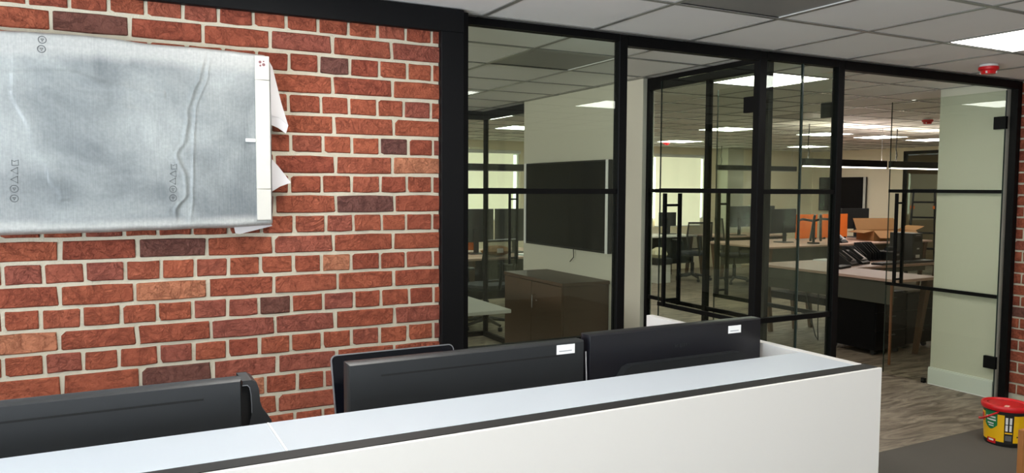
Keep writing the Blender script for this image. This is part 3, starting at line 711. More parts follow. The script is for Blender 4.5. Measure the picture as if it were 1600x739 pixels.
# ---- curved desk phone right of the left monitor
t = thing('desk_phone', 'black curved desk phone right of the left monitor', 'phone', (0.235, 1.47, 0.731))
outl = [(-0.020, 0.0), (0.045, 0.0), (0.030, 0.362), (0.014, 0.386), (0.010, 0.400), (0.008, 0.425), (0.004, 0.436), (-0.004, 0.441), (-0.020, 0.441)]
MB().prism(outl, 0.012, 0.075, 1).build('body', M_SLOT, t)
pth = [(-0.020, 0.4415), (-0.003, 0.4415), (0.005, 0.4365), (0.009, 0.425), (0.011, 0.400), (0.015, 0.386), (0.031, 0.362), (0.034, 0.30)]
pin = [(-0.020, 0.433), (-0.011, 0.433), (-0.007, 0.428), (-0.005, 0.415), (-0.004, 0.395), (-0.004, 0.380), (-0.008, 0.362), (-0.008, 0.30)]
MB().prism(pth + pin[::-1], 0.0, 0.070, 1).build('handset', M_PLASTIC, t)
MB().tube([(a-0.0004, -0.0004, b) for a, b in pin[:6]], 0.0009, 6).build('bright_edge', M_SILVER, t)
MB().lathe([(0.003, 0), (0.002, 0.0015)], 10, (0.008, 0.012, 0.3875)).build('button', M_SILVER, t)
c = MB().tube([(0.956, 1.452, 0.735), (0.9565, 1.452, 0.95), (0.9555, 1.45, 1.10), (0.956, 1.455, 1.16)], 0.0016, 6).build('monitor_cable', mat('grey_cable', (0.3, 0.3, 0.3), 0.5))
tag(c, 'thin grey cable between the middle and right monitors', 'cable')

# ---- wrapped television on the brick wall
FX0, FX1, FZ0, FZ1, FY = -0.70, 0.576, 1.362, 2.045, 3.055
tv = thing('wrapped_television', 'television wrapped in translucent foam film hanging on the brick wall', 'television', (0, 0, 0))
pbox('panel', (FX0+0.05, 3.078, FZ0+0.04), (FX1-0.03, 3.118, FZ1-0.04), M_PLASTIC2, tv, 0.004)
pbox('wall_bracket', (-0.25, 3.118, 1.55), (0.15, 3.143, 1.85), M_PLASTIC, tv)
def lerp_pts(pts, z):
    pts = sorted(pts, key=lambda q: q[1])
    if z <= pts[0][1]: return pts[0][0]
    for (xa, za), (xb, zb) in zip(pts, pts[1:]):
        if z <= zb:
            w_ = (z-za)/(zb-za); w_ = w_*w_*(3-2*w_); return xa + (xb-xa)*w_
    return pts[-1][0]
def ztop_f(x):
    return 2.040 + 0.010*math.exp(-((x+0.10)/0.18)**2) - 0.006*max(0, (x-0.35))/0.2 - (0.026 if x > 0.55 else 0)*((x-0.55)/0.026 if x > 0.55 else 0) + 0.004*noise.noise(Vector((x*9, 1.3, 0)))
def zbot_f(x): return 1.360 + 0.012*max(0, (x+0.3))/0.87*1.3 + 0.004*noise.noise(Vector((x*7, 4.3, 0)))
fold_a = [(0.335, 2.02), (0.322, 1.96), (0.275, 1.80), (0.262, 1.70), (0.232, 1.64), (0.262, 1.56), (0.262, 1.50), (0.225, 1.44), (0.232, 1.38)]
fold_b = [(0.36, 2.02), (0.345, 1.95), (0.300, 1.80), (0.292, 1.70), (0.288, 1.60), (0.285, 1.50), (0.275, 1.38)]
fold_c = [(-0.255, 1.93), (-0.262, 1.84), (-0.215, 1.70), (-0.165, 1.56), (-0.13, 1.49)]
fold_d = [(-0.30, 1.90), (-0.10, 1.915), (0.02, 1.885), (0.16, 1.862)]
NX, NZ = 320, 120
vs = []; fs = []
for iz in range(NZ+1):
    v = iz/NZ
    for ix in range(NX+1):
        u = ix/NX; x = FX0 + (FX1-FX0)*u; zt, zb = ztop_f(x), zbot_f(x); z = zb + (zt-zb)*v
        y = FY
        ed = min((x-FX0), (FX1-x))/0.016; ez = min((z-zb), (zt-z))/0.020
        if ed < 1: y += 0.062*(1-math.sqrt(max(0, 1-(1-ed)**2)))
        if ez < 1: y += 0.055*(1-math.sqrt(max(0, 1-(1-ez)**2)))
        n1 = noise.fractal(Vector((x*3.2, z*3.2, 0.4)), 1.0, 2.0, 4); n2 = noise.noise(Vector((x*17, z*9, 2.2)))
        inner = min(1, max(0, min(ed, ez)-1)/3.0)
        y -= inner*(0.0035*n1 + 0.0012*n2)
        if 1.37 < z < 2.03:
            fa = x - lerp_pts(fold_a, z) - 0.006*noise.noise(Vector((3.1, z*22, 0))); y -= inner*0.0065*(0.75+0.5*noise.noise(Vector((5.1, z*14, 0))))*math.exp(-(fa/(0.0075 if fa < 0 else 0.005))**2)
            fb = x - lerp_pts(fold_b, z); y -= inner*0.004*math.exp(-(fb/0.004)**2)
            y += inner*0.002*math.exp(-((fa-0.016)/0.008)**2); fe = fa + 0.020 + 0.014*noise.noise(Vector((9.1, z*9, 0))); y -= inner*0.003*max(0, noise.noise(Vector((2.1, z*6, 0)))+0.25)*math.exp(-(fe/0.006)**2)
        if 1.48 < z < 1.95:
            fc = x - lerp_pts(fold_c, z); y -= inner*0.0035*(0.55+0.6*noise.noise(Vector((1.7, z*11, 0))))*math.exp(-(fc/(0.006 if fc < 0 else 0.035))**2)
        if -0.32 < x < 0.2:
            zz = lerp_pts([(q[1], q[0]) for q in fold_d], x); fd = z - zz; y -= inner*0.006*(0.6+0.6*noise.noise(Vector((x*6, 2.0, 0))))*math.exp(-(fd/(0.006 if fd > 0 else 0.020))**2)
            fd2 = z - zz + 0.07 + 0.05*x; y -= inner*0.003*math.exp(-(fd2/0.007)**2)*(0.5+0.5*noise.noise(Vector((x*8, 0, 0))))
        vs.append((x, min(y, 3.128), z))
for iz in range(NZ):
    for ix in range(NX):
        a = iz*(NX+1)+ix; fs.append((a, a+1, a+NX+2, a+NX+1))
ring = [ix for ix in range(NX+1)] + [iz*(NX+1)+NX for iz in range(1, NZ+1)] + [NZ*(NX+1)+ix for ix in range(NX-1, -1, -1)] + [iz*(NX+1) for iz in range(NZ-1, 0, -1)]
n0 = len(vs)
for q in ring: vs.append((vs[q][0], 3.132, vs[q][2]))
for k in range(len(ring)):
    q = (k+1) % len(ring); fs.append((ring[k], ring[q], n0+q, n0+k))
film = MB().add(vs, fs).build('foam_film', M_FILM, tv, sharp=60)
# white foam edge strip with a printed corner and a small tab
fm = MB()
for z0, z1 in ((1.402, 1.52), (1.52, 1.93), (1.93, 2.020)):
    fm.box((0.510, FY-0.012, z0), (0.562, FY+0.006, z1), 0.002)
foam = fm.build('foam_edge_strip', M_FOAM, tv)
pbox('printed_patch', (0.514, FY-0.0126, 1.952), (0.556, FY-0.0115, 2.012), mat('pink_print', srgb(214, 190, 186), 0.6), foam)
mk = MB()
for (a, b, r_) in ((0.528, 1.996, 0.0055), (0.541, 1.987, 0.006), (0.529, 1.983, 0.004), (0.541, 1.999, 0.003)):
    mk.prism([(a+r_*math.cos(2*PI*k/8), b+r_*math.sin(2*PI*k/8)) for k in range(8)], FY-0.0132, FY-0.0124, 1)
mk.build('printed_mark', mat('maroon_print', srgb(120, 80, 84), 0.6), foam)
pbox('paper_tab', (0.473, FY-0.010, 1.697), (0.508, FY-0.002, 1.709), M_STICK, tv)
# film flaps standing off the right edge and under the lower edge
def flap(pts, name='film_flap', th=0.0015):
    n = len(pts); vs = [tuple(q) for q in pts] + [(q[0], q[1]+th, q[2]) for q in pts]
    return MB().add(vs, [tuple(range(n)), tuple(range(n, 2*n))[::-1]] + [(k, (k+1) % n, n+(k+1) % n, n+k) for k in range(n)]).build(name, M_FLAP, tv)
flap([(0.560, 3.066, 2.016), (0.580, 3.078, 1.985), (0.612, 3.085, 1.855), (0.636, 3.075, 1.765), (0.606, 3.090, 1.795), (0.572, 3.10, 1.805), (0.570, 3.07, 1.90)])
flap([(0.606, 3.0915, 1.795), (0.636, 3.0765, 1.765), (0.628, 3.082, 1.735), (0.602, 3.10, 1.757), (0.572, 3.105, 1.770), (0.572, 3.1015, 1.805)])
flap([(0.572, 3.095, 1.640), (0.600, 3.09, 1.607), (0.645, 3.082, 1.545), (0.606, 3.094, 1.530), (0.572, 3.10, 1.508)])
flap([(0.430, 3.085, 1.380), (0.565, 3.08, 1.386), (0.572, 3.085, 1.377), (0.452, 3.09, 1.348), (0.436, 3.09, 1.352)])
# printed recycling symbols in columns
def sym(kind, x, z, r_, y):
    mb = MB(); th = 0.0012
    def poly(pts):
        P = [Vector((q[0], y, q[1])) for q in pts]; mb.tube(P + [P[0], P[1]], 0.0013, 5, cap=False)
    if kind == 'c':
        poly([(x+r_*math.cos(2*PI*k/16), z+r_*math.sin(2*PI*k/16)) for k in range(16)])
        poly([(x+0.45*r_*math.cos(2*PI*k/3+0.5), z+0.45*r_*math.sin(2*PI*k/3+0.5)) for k in range(3)])
    elif kind == 't': poly([(x-r_, z), (x+r_*0.7, z+r_), (x+r_*0.7, z-r_)])
    else: poly([(x-r_*0.8, z-r_*0.8), (x+r_*0.8, z-r_*0.8), (x+r_*0.8, z+r_*0.8), (x-r_*0.2, z+r_*0.3), (x-r_*0.8, z+r_*0.8)])
    return mb.build('printed_symbol', mat('dark_grey_print', (0.10, 0.11, 0.115), 0.6), film)
def film_y(x, z):
    best = min(range(0, n0), key=lambda q: (vs[q][0]-x)**2 + (vs[q][2]-z)**2); return min(vs[q][1] for q in range(0, n0) if abs(vs[q][0]-x) < 0.014 and abs(vs[q][2]-z) < 0.014) - 0.0004
for x, z, s in ((-0.268, 1.486, 'c'), (-0.267, 1.518, 'c'), (-0.264, 1.549, 't'), (-0.263, 1.578, 't'), (-0.262, 1.605, 's'),
                (-0.176, 1.985, 'c'), (-0.173, 2.016, 'c'), (0.218, 1.487, 'c'), (0.219, 1.518, 'c'), (0.220, 1.547, 't'), (0.222, 1.574, 't'), (0.223, 1.600, 's')):
    sym(s, x, z, 0.0115, film_y(x, z))

# ---- red topped paint tub by the doorway
bx, by = 4.78, 2.672
t = thing('paint_tub', 'yellow and black tub with a red lid on the floor mat', 'tub', (bx, by, 0.006), math.radians(0))
n = 40
def rad(z): return 0.108 + 0.012*z/0.24
MB().lathe([(0.0, 0.0), (0.104, 0.0), (0.108, 0.006), (rad(0.028), 0.028)], n).build('base_band', M_BLK2, t)
MB().lathe([(rad(0.028)-0.0002, 0.028), (rad(0.192), 0.192)], n).build('label_wrap', M_YEL, t)
MB().lathe([(rad(0.19)-0.0005, 0.190), (rad(0.222), 0.222)], n).build('top_band', M_BLK2, t)
lid = MB().lathe([(0.119, 0.214), (0.1265, 0.214), (0.130, 0.220), (0.130, 0.238), (0.127, 0.244), (0.119, 0.244), (0.115, 0.237), (0.070, 0.238), (0.0, 0.239)], n).build('lid', M_RED, t)
MB().lathe([(0.098, 0.2375), (0.100, 0.2405), (0.103, 0.2375)], n).build('lid_ring', M_RED, lid)
pl = MB().box((-0.02, 0.0, 0), (0.02, 0.022, 0.0015)); q = pl.build('price_sticker', mat('pale_pink_sticker', srgb(236, 190, 170), 0.5), lid); q.location = (-0.055, -0.05, 0.2385); q.rotation_euler = (0, 0, 0.3)
def on_tub(a0, a1, z0, z1, m_, nm, par=t, shape=None, off=0.0006, seg=8):
    mb = MB(); vs2 = []; fs2 = []
    for k in range(seg+1):
        a = a0 + (a1-a0)*k/seg; u = k/seg
        zl, zh = (z0, z1) if shape is None else shape(u, z0, z1)
        for zz in (zl, zh):
            r_ = rad(zz)+off; vs2.append((r_*math.cos(a), r_*math.sin(a), zz))
    for k in range(seg): fs2.append((2*k, 2*k+2, 2*k+3, 2*k+1))
    return mb.add(vs2, fs2).build(nm, m_, par)
view = math.atan2(-by, -bx)          # tub side that faces the room
A = lambda deg: view + math.radians(deg)
on_tub(A(-60), A(-20), 0.095, 0.205, M_GREEN, 'green_shield', shape=lambda u, a, b: (a + 0.03*abs(2*u-1)**1.6, b))
for k, (u0, u1, zz, hh) in enumerate(((-55, -25, 0.165, 0.010), (-52, -24, 0.148, 0.009), (-50, -30, 0.127, 0.008), (-46, -30, 0.114, 0.006))):
    on_tub(A(u0), A(u1), zz, zz+hh, M_WHITEP, 'label_lettering', off=0.0012, seg=4)
on_tub(A(-2), A(22), 0.02, 0.205, M_BLK2, 'black_text_column', off=0.0009)
for u0, u1, z0, z1 in ((1, 7, 0.098, 0.135), (1, 7, 0.140, 0.180), (11, 17, 0.098, 0.135), (11, 17, 0.140, 0.180)):
    on_tub(A(u0), A(u1), z0, z1, M_WHITEP, 'label_lettering', off=0.0014, seg=3)
on_tub(A(0), A(19), 0.082, 0.090, M_YEL, 'label_lettering', off=0.0014, seg=3); on_tub(A(1), A(18), 0.04, 0.072, mat('grey_fine_print', (0.12, 0.12, 0.12), 0.5), 'label_lettering', off=0.0014, seg=3)
on_tub(A(-52), A(-24), 0.012, 0.042, M_RED, 'red_badge', off=0.0012)
on_tub(A(-46), A(-30), 0.026, 0.036, M_WHITEP, 'label_lettering', off=0.0018, seg=3)
on_tub(A(32), A(50), 0.062, 0.070, M_BLK2, 'label_mark', off=0.0009, seg=3)
on_tub(A(-84), A(-66), 0.13, 0.18, M_RED, 'red_badge', off=0.0010)
hp = []
for k in range(17):
    a = A(-96) + math.radians(140)*k/16*0.55; zz = 0.205 - 0.075*math.cos((k/16)*PI/2)
    hp.append(((0.1345)*math.cos(a), 0.1345*math.sin(a), zz + 0.0))
MB().tube(hp, 0.0055, 8).build('carry_handle', M_RED, t)
MB().tube([hp[-1], (0.118*math.cos(A(-18)), 0.118*math.sin(A(-18)), 0.207)], 0.005, 8).build('handle_lug', M_RED, t)

# ---- timber board standing at the right edge
t = MB().box((-0.09, -0.012, 0.0), (0.09, 0.012, 0.325), 0.002).build('timber_board', M_WOODEDGE, None, (4.116, 2.175, 0.006), 0.0)
tag(t, 'pale timber board end at the lower right edge of the picture', 'board')

t = thing('door_stop', 'small black floor stop at the foot of the white pier', 'door stop', (5.718, 3.835, 0))
pbox('body', (-0.014, -0.016, 0), (0.014, 0.016, 0.038), M_BLACK, t, 0.003); pbox('rubber_buffer', (-0.017, -0.01, 0.012), (-0.014, 0.01, 0.032), M_PLASTIC, t)
# ---- red alarm sounders
def sounder(loc, label):
    t = thing('alarm_sounder', label, 'alarm', loc, 0, 'red ceiling alarm sounders')
    MB().lathe([(0.0, 0.0), (0.050, 0.0), (0.052, -0.012), (0.049, -0.016)], 24).build('white_base', M_WHITEP, t)
    MB().lathe([(0.050, -0.012), (0.056, -0.016), (0.056, -0.032), (0.045, -0.038), (0.038, -0.058), (0.0, -0.062)], 24).build('red_body', M_RED, t)
    for k in range(4):
        a = k*PI/2 + 0.3; pb = MB().box((-0.004, -0.004, -0.055), (0.004, 0.004, -0.042)).build('grille_slot', M_WHITEP, t); pb.location = (0.0415*math.cos(a), 0.0415*math.sin(a), 0)
sounder((4.84, 2.90, CEIL), 'red alarm sounder on the reception ceiling near the light panel')
sounder((7.95, 5.40, CEIL), 'red alarm sounder on the office ceiling seen through the doorway')
sounder((8.25, 10.20, CEIL), 'red alarm sounder on the far ceiling above the blinded window')

# ================================================================== MEETING ROOM THINGS
t = thing('television', 'large dark television with white edge strips on the meeting room wall', 'television', (3.37, 5.40, 1.39))
pbox('panel', (-0.062, -0.645, -0.352), (-0.022, 0.645, 0.352), M_PLASTIC2, t, 0.004)
pbox('screen', (-0.0636, -0.632, -0.335), (-0.0615, 0.632, 0.340), M_SCREEN, t)
pbox('wall_mount', (-0.022, -0.2, -0.15), (0.0, 0.2, 0.15), M_PLASTIC, t)
for s in (-1, 1): pbox('edge_strip', (-0.068, s*0.645-(0.03 if s > 0 else 0), -0.352), (-0.0637, s*0.645+(0.0 if s > 0 else 0.03), 0.352), M_STICK, t)
MB().tube([(-0.02, -0.1, -0.33), (-0.02, -0.11, -0.42), (-0.025, -0.06, -0.46)], 0.004, 6).build('loose_cable', M_CABLE, t)

t = thing('sideboard', 'dark brown two door sideboard under the meeting room television', 'cabinet', (3.155, 5.27, 0.0))
pbox('carcass', (-0.19, -0.455, 0.03), (0.21, 0.455, 0.805), M_BROWN, t)
pbox('top', (-0.21, -0.47, 0.805), (0.21, 0.47, 0.83), M_BROWN, t, 0.002)
pbox('plinth', (-0.17, -0.44, 0.0), (0.20, 0.44, 0.03), M_BLACK, t)
for y0, y1, hy in ((-0.453, -0.003, -0.03), (0.003, 0.453, 0.03)):
    dr = pbox('door', (-0.208, y0, 0.035), (-0.19, y1, 0.80), M_BROWN, t, 0.001)
    if hy < 0: hh = MB().tube([(-0.208, hy*2, 0.70), (-0.235, hy*2, 0.70), (-0.235, hy*2, 0.60)], 0.005, 8).build('handle', M_CHROME, dr)
MB().lathe([(0.0, 0), (0.012, 0.0), (0.012, 0.004), (0.0, 0.004)], 12).build('lock', M_CHROME, t, (-0.215, -0.1, 0.66))

t = thing('meeting_table', 'pale topped meeting table with a dark pedestal in the glass room', 'table', (1.55, 5.15, 0.0))
pbox('top', (-0.80, -0.68, 0.705), (0.80, 0.68, 0.73), M_GREYWHITE, t, 0.003)
for sx in (-0.6, 0.62):
    pbox('column', (sx-0.04, -0.045, 0.04), (sx+0.04, 0.045, 0.67), M_BLACK, t); pbox('foot', (sx-0.04, -0.5, 0.0), (sx+0.04, 0.5, 0.04), M_BLACK, t); pbox('bearer', (sx-0.04, -0.5, 0.67), (sx+0.04, 0.5, 0.705), M_BLACK, t)

# ================================================================== OFFICE THINGS
def desk(name, label, x0, x1, y0, y1, legs=((0, 0), (0, 1), (1, 0), (1, 1)), top=M_TOPWOOD, modesty=None, splay=0.10, group='office desks'):
    t = thing(name, label, 'desk', ((x0+x1)/2, (y0+y1)/2, 0), 0, group); a, b = (x1-x0)/2, (y1-y0)/2
    pbox('top', (-a, -b, 0.705), (a, b, 0.73), top, t, 0.002)
    pbox('beam', (-a+0.1, -0.03, 0.64), (a-0.1, 0.03, 0.705), M_BLACK, t)
    for i, j in legs:
        sx, sy_ = (-1 if i == 0 else 1), (-1 if j == 0 else 1)
        MB().quadbeam((sx*(a-0.10), sy_*(b-0.06), 0.705), (sx*(a-0.10-splay*0.2), sy_*(b-0.06+0.02) - sy_*splay, 0.0), (0.035, 0.03), (0.02, 0.018)).build('leg', M_LEGWOOD, t)
    if modesty:
        axis, lo, hi = modesty
        if axis == 'x': pbox('modesty_panel', (lo, -b+0.05, 0.30), (lo+0.018, b-0.05, 0.70), M_BLACK, t)
        else: pbox('modesty_panel', (-a+0.06, lo, 0.25), (a-0.06, lo+0.018, 0.70), hi, t)
    return t
M_PANELGREY = mat('grey_green_panel', srgb(70, 70, 58), 0.7)
desk('office_desk', 'wood topped office desk just inside the glass double doors', 6.17, 6.775, 4.42, 6.12, legs=((0, 1), (1, 0), (1, 1)))
desk('office_desk', 'wood topped desk carrying the phone and computer tower', 6.78, 8.30, 5.32, 6.12, legs=((1, 0), (1, 1), (0, 1)))
desk('office_desk', 'long desk behind with orange screens and the open carton', 8.02, 11.6, 7.72, 8.95, modesty=('y', -0.55, M_PANELGREY))
desk('office_desk', 'far desk under the blinded office window', 7.3, 9.0, 10.25, 10.95, top=M_GREYWHITE, modesty=('y', -0.28, M_BLACK))
desk('office_desk', 'far desk behind the swivel chair, with grey monitors', 9.1, 10.6, 9.75, 10.5, modesty=('y', -0.3, M_PANELGREY))
desk('office_desk', 'cluttered desk seen past the end of the meeting room', 3.55, 5.3, 7.85, 9.1, top=M_TOPWOOD, modesty=('y', -0.55, M_BLACK))

nd = bpy.data.objects['office_desk']
pbox('side_panel', (-0.285, -0.80, 0.50), (-0.27, 0.80, 0.70), M_PANELGREY, nd)
pbox('cable_tray', (-0.10, 0.05, 0.36), (0.10, 0.80, 0.43), M_BLACK, nd)
# pedestals under the near desk
def pedestal(label, loc, sx, sy_, h_, rot=0, nd=3, topm=None):
    t = thing('drawer_pedestal', label, 'drawer unit', loc, rot, 'black drawer pedestals under the near desk')
    pbox('body', (-sx/2, -sy_/2+0.018, 0.05), (sx/2, sy_/2, h_), M_BLACK, t, 0.002)
    if topm: pbox('top_pad', (-sx/2, -sy_/2, h_), (sx/2, sy_/2, h_+0.02), topm, t, 0.004)
    for k in range(nd):
        z0 = 0.055 + (h_-0.06)*k/nd; dr = pbox('drawer', (-sx/2+0.003, -sy_/2, z0), (sx/2-0.003, -sy_/2+0.018, z0+(h_-0.06)/nd-0.004), M_BLACK, t)
        pbox('handle', (-0.05, -sy_/2-0.012, z0+(h_-0.06)/nd-0.05), (0.05, -sy_/2-0.0005, z0+(h_-0.06)/nd-0.04), M_PLASTIC, dr)
    for ax in (-1, 1):
        for ay in (-1, 1):
            MB().tube([(ax*(sx/2-0.05)-0.012, ay*(sy_/2-0.06), 0.025), (ax*(sx/2-0.05)+0.012, ay*(sy_/2-0.06), 0.025)], 0.0245, 10).build('castor', M_PLASTIC, t)
    return t
pedestal('black pedestal under the near desk, left of two', (6.42, 4.92, 0), 0.42, 0.55, 0.58)
pedestal('black pedestal with a grey cushion top under the near desk', (6.93, 4.98, 0), 0.40, 0.55, 0.55, topm=mat('grey_cushion', srgb(110, 104, 90), 0.9))
t = MB().box((0, 0, 0), (0.016, 0.016, 0.72)).build('timber_batten', mat('brown_batten', srgb(120, 72, 40), 0.6), None, (6.02, 4.36, 0.0)); tag(t, 'thin brown upright batten in front of the black pedestals', 'batten')

# chairs
def chair(label, loc, rot, tall=1.0):
    t = thing('office_chair', label, 'chair', loc, rot, 'black mesh swivel chairs')
    for k in range(5):
        a = 2*PI*k/5 + 0.2
        lg = MB(); lg.tube([(0.04*math.cos(a), 0.04*math.sin(a), 0.10), (0.30*math.cos(a), 0.30*math.sin(a), 0.065)], [0.024, 0.014], 8); lo = lg.build('base_leg', M_PLASTIC, t)
        MB().lathe([(0.0, 0.0), (0.022, 0.006), (0.026, 0.026), (0.022, 0.046), (0.0, 0.052)], 12, (0.30*math.cos(a), 0.30*math.sin(a), 0.0)).build('castor', M_PLASTIC, lo)
    MB().tube([(0, 0, 0.09), (0, 0, 0.30), (0, 0, 0.301), (0, 0, 0.42)], [0.03, 0.03, 0.018, 0.018], 12).build('gas_lift', M_PLASTIC, t)
    MB().lathe([(0.0, 0.42), (0.20, 0.42), (0.245, 0.435), (0.25, 0.46), (0.235, 0.485), (0.0, 0.495)], 20).build('seat', M_CHAIRSEAT, t)
    z0, z1 = 0.54, 0.97*tall
    bk = MB()
    fr = [(-0.17, 0.22, z0), (-0.215, 0.235, (z0+z1)/2), (-0.205, 0.27, z1), (0.205, 0.27, z1), (0.215, 0.235, (z0+z1)/2), (0.17, 0.22, z0), (-0.17, 0.22, z0)]
    bk.tube(fr, 0.016, 8); b = bk.build('back_frame', M_PLASTIC, t)
    vs2 = []; fs2 = []
    for i in range(7):
        v = i/6; z = z0 + (z1-z0)*v; yy = 0.22 + 0.05*v*v; hw = 0.17 + 0.045*math.sin(PI*min(1, v*0.75+0.05))
        for k in range(7):
            u = k/6*2-1; vs2.append((u*hw, yy + 0.035*(1-u*u), z))
    for i in range(6):
        for k in range(6):
            if i in (3, 4, 5) and tall < 1.01 or True: fs2.append((i*7+k, i*7+k+1, i*7+k+8, i*7+k+7))
    me = MB().add(vs2, fs2).build('mesh_back', M_MESH, b)
    MB().tube([(0, 0.1, 0.43), (0, 0.24, 0.45), (0, 0.275, 0.60), (0, 0.27, 0.75)], 0.018, 8).build('spine', M_PLASTIC, t)
    for s in (-1, 1):
        MB().tube([(s*0.2, 0.0, 0.44), (s*0.275, 0.0, 0.46), (s*0.275, 0.0, 0.66)], 0.014, 8).build('arm_post', M_PLASTIC, t)
        pbox('arm_pad', (s*0.275-0.04, -0.13, 0.66), (s*0.275+0.04, 0.12, 0.685), M_PLASTIC, t, 0.008)
chair('mesh back swivel chair in front of the blinded window', (8.66, 9.98, 0), math.radians(165))
chair('swivel chair seen side on beside the far desk', (9.0, 9.36, 0), math.radians(62), 1.08)
chair('dark swivel chair behind the meeting room end glass', (3.66, 7.55, 0), math.radians(190))

# office monitors
def office_monitor(label, loc, rot, w=0.54, h_=0.33, stand=True, material=None):
    t = thing('computer_monitor', label, 'monitor', loc, rot, 'monitors on the office desks')
    pbox('panel', (-w/2, -0.02, 0.14), (w/2, 0.02, 0.14+h_), material or M_PLASTIC, t, 0.004)
    pbox('screen', (-w/2+0.01, 0.0195, 0.152), (w/2-0.01, 0.021, 0.14+h_-0.01), M_SCREEN, t)
    pbox('neck', (-0.03, -0.045, 0.012), (0.03, -0.02, 0.30), M_PLASTIC, t)
    pbox('base', (-0.11, -0.12, 0.0), (0.11, 0.08, 0.012), M_PLASTIC, t, 0.003)
M_MONGREY = mat('grey_monitor_back', (0.05, 0.058, 0.06), 0.5)
DZ = 0.7305
office_monitor('grey monitor with its back turned, left of the black office monitor', (9.62, 9.95, DZ), 0.2, 0.60, 0.36, material=M_MONGREY)
office_monitor('second grey monitor beside the door bar, seen from behind', (10.22, 10.0, DZ), -0.1, 0.56, 0.36, material=M_MONGREY)
office_monitor('black monitor left of the orange screens', (8.98, 8.35, DZ), 0.1, 0.58, 0.36)
office_monitor('black monitor low in front of the far wall television', (11.1, 8.78, DZ), -0.2, 0.55, 0.34)
office_monitor('monitor on the cluttered desk, left of the pull handle', (3.94, 8.45, DZ), 0.06, 0.50, 0.40)
office_monitor('monitor on the cluttered desk, right of the pull handle', (4.47, 8.45, DZ), -0.06, 0.50, 0.40)
office_monitor('small grey monitor on the desk under the blinded window', (8.72, 10.72, DZ), 0.0, 0.36, 0.24)

# orange desk screens
for x0, x1, lab in ((9.55, 10.02, 'orange felt desk screen, left of two behind the fixed glass'), (10.12, 10.72, 'orange felt desk screen, right of two behind the fixed glass')):
    t = thing('desk_screen', lab, 'desk screen', ((x0+x1)/2, 8.62, DZ), 0, 'orange felt desk screens'); w = (x1-x0)/2
    pbox('felt_panel', (-w, -0.012, 0.02), (w, 0.012, 0.40), M_ORANGE, t, 0.003)
    for s in (-1, 1): pbox('clamp', (s*w*0.8-0.02, -0.02, 0.0), (s*w*0.8+0.02, 0.02, 0.03), M_BLACK, t)
# monitor arm with two folded screens seen edge on
t = thing('screen_stand', 'black monitor arm holding two edge on screens before the orange felt', 'screen stand', (9.18, 7.95, DZ))
pbox('clamp_base', (-0.06, -0.06, 0.0), (0.06, 0.06, 0.02), M_BLACK, t)
MB().tube([(0, 0, 0.02), (0, 0, 0.36)], 0.02, 10).build('pole', M_PLASTIC, t)
MB().tube([(0, 0, 0.33), (-0.18, 0.05, 0.36), (-0.30, 0.02, 0.34)], 0.018, 8).build('arm', M_PLASTIC, t)
MB().tube([(0, 0, 0.33), (0.2, 0.04, 0.36), (0.34, 0.0, 0.35)], 0.018, 8).build('arm', M_PLASTIC, t)
for sx, tl in ((-0.04, 0.14), (0.12, -0.02)):
    sc = MB().box((-0.016, -0.26, -0.22), (0.016, 0.26, 0.16), 0.004).build('screen_panel', M_PLASTIC, t); sc.location = (sx, -0.02, 0.27); sc.rotation_euler = (0, tl, -0.86)
    MB().box((-0.021, -0.255, -0.2), (-0.0165, 0.255, 0.14)).build('silver_edge', M_SILVER, sc)

# far wall television
t = thing('television', 'wall television with a white edge strip on the far office wall', 'television', (13.2, 10.72, 1.43))
pbox('panel', (-0.06, -0.56, -0.34), (-0.02, 0.56, 0.34), M_PLASTIC2, t, 0.004); pbox('screen', (-0.0615, -0.55, -0.33), (-0.0595, 0.55, 0.33), M_SCREEN, t)
pbox('edge_strip', (-0.066, -0.56, -0.34), (-0.062, -0.505, 0.34), M_GREYWHITE, t); pbox('wall_mount', (-0.02, -0.2, -0.15), (0, 0.2, 0.15), M_PLASTIC, t)

# pendant lights
def pendant(label, x0, x1, y, z, wires, lit=True):
    t = thing('pendant_light', label, 'pendant light', ((x0+x1)/2, y, z), 0, 'black linear pendant lights'); w = (x1-x0)/2
    pbox('housing', (-w, -0.03, 0.0), (w, 0.03, 0.085), M_BLACK, t, 0.002); pbox('diffuser', (-w+0.01, -0.022, -0.012), (w-0.01, 0.022, 0.0), M_PENDL if lit else M_LEDOFF, t)
    pbox('uplight_strip', (-w+0.05, -0.02, 0.085), (w-0.05, 0.02, 0.0852), M_UPL if lit else M_LEDOFF, t)
    for u in wires: MB().tube([(u*w, 0, 0.085), (u*w, 0, CEIL-z)], 0.0025, 6).build('suspension_wire', M_SILVER, t)
    if wires:
        u = wires[-1]*w; MB().tube([(u, 0.0, 0.085), (u+0.02, 0.0, 0.16), (u-0.005, 0.0, 0.24), (u+0.012, 0.0, CEIL-z-0.004)], 0.006, 6).build('power_cable', M_CABLE, t)
pendant('lit black linear pendant in front of the far television', 7.30, 8.76, 6.5, 1.805, (0.9, -0.9))
pendant('lit black linear pendant at the right, before the far glazed screen', 8.86, 10.3, 6.5, 1.805, (0.9, -0.86))
pendant('long grey pendant further back behind the fixed glass', 9.72, 11.7, 10.6, 1.87, (0.9, -0.9), False)
pendant('pendant light seen past the end of the meeting room', 3.95, 5.6, 9.3, 1.76, (0.9, -0.9), False)

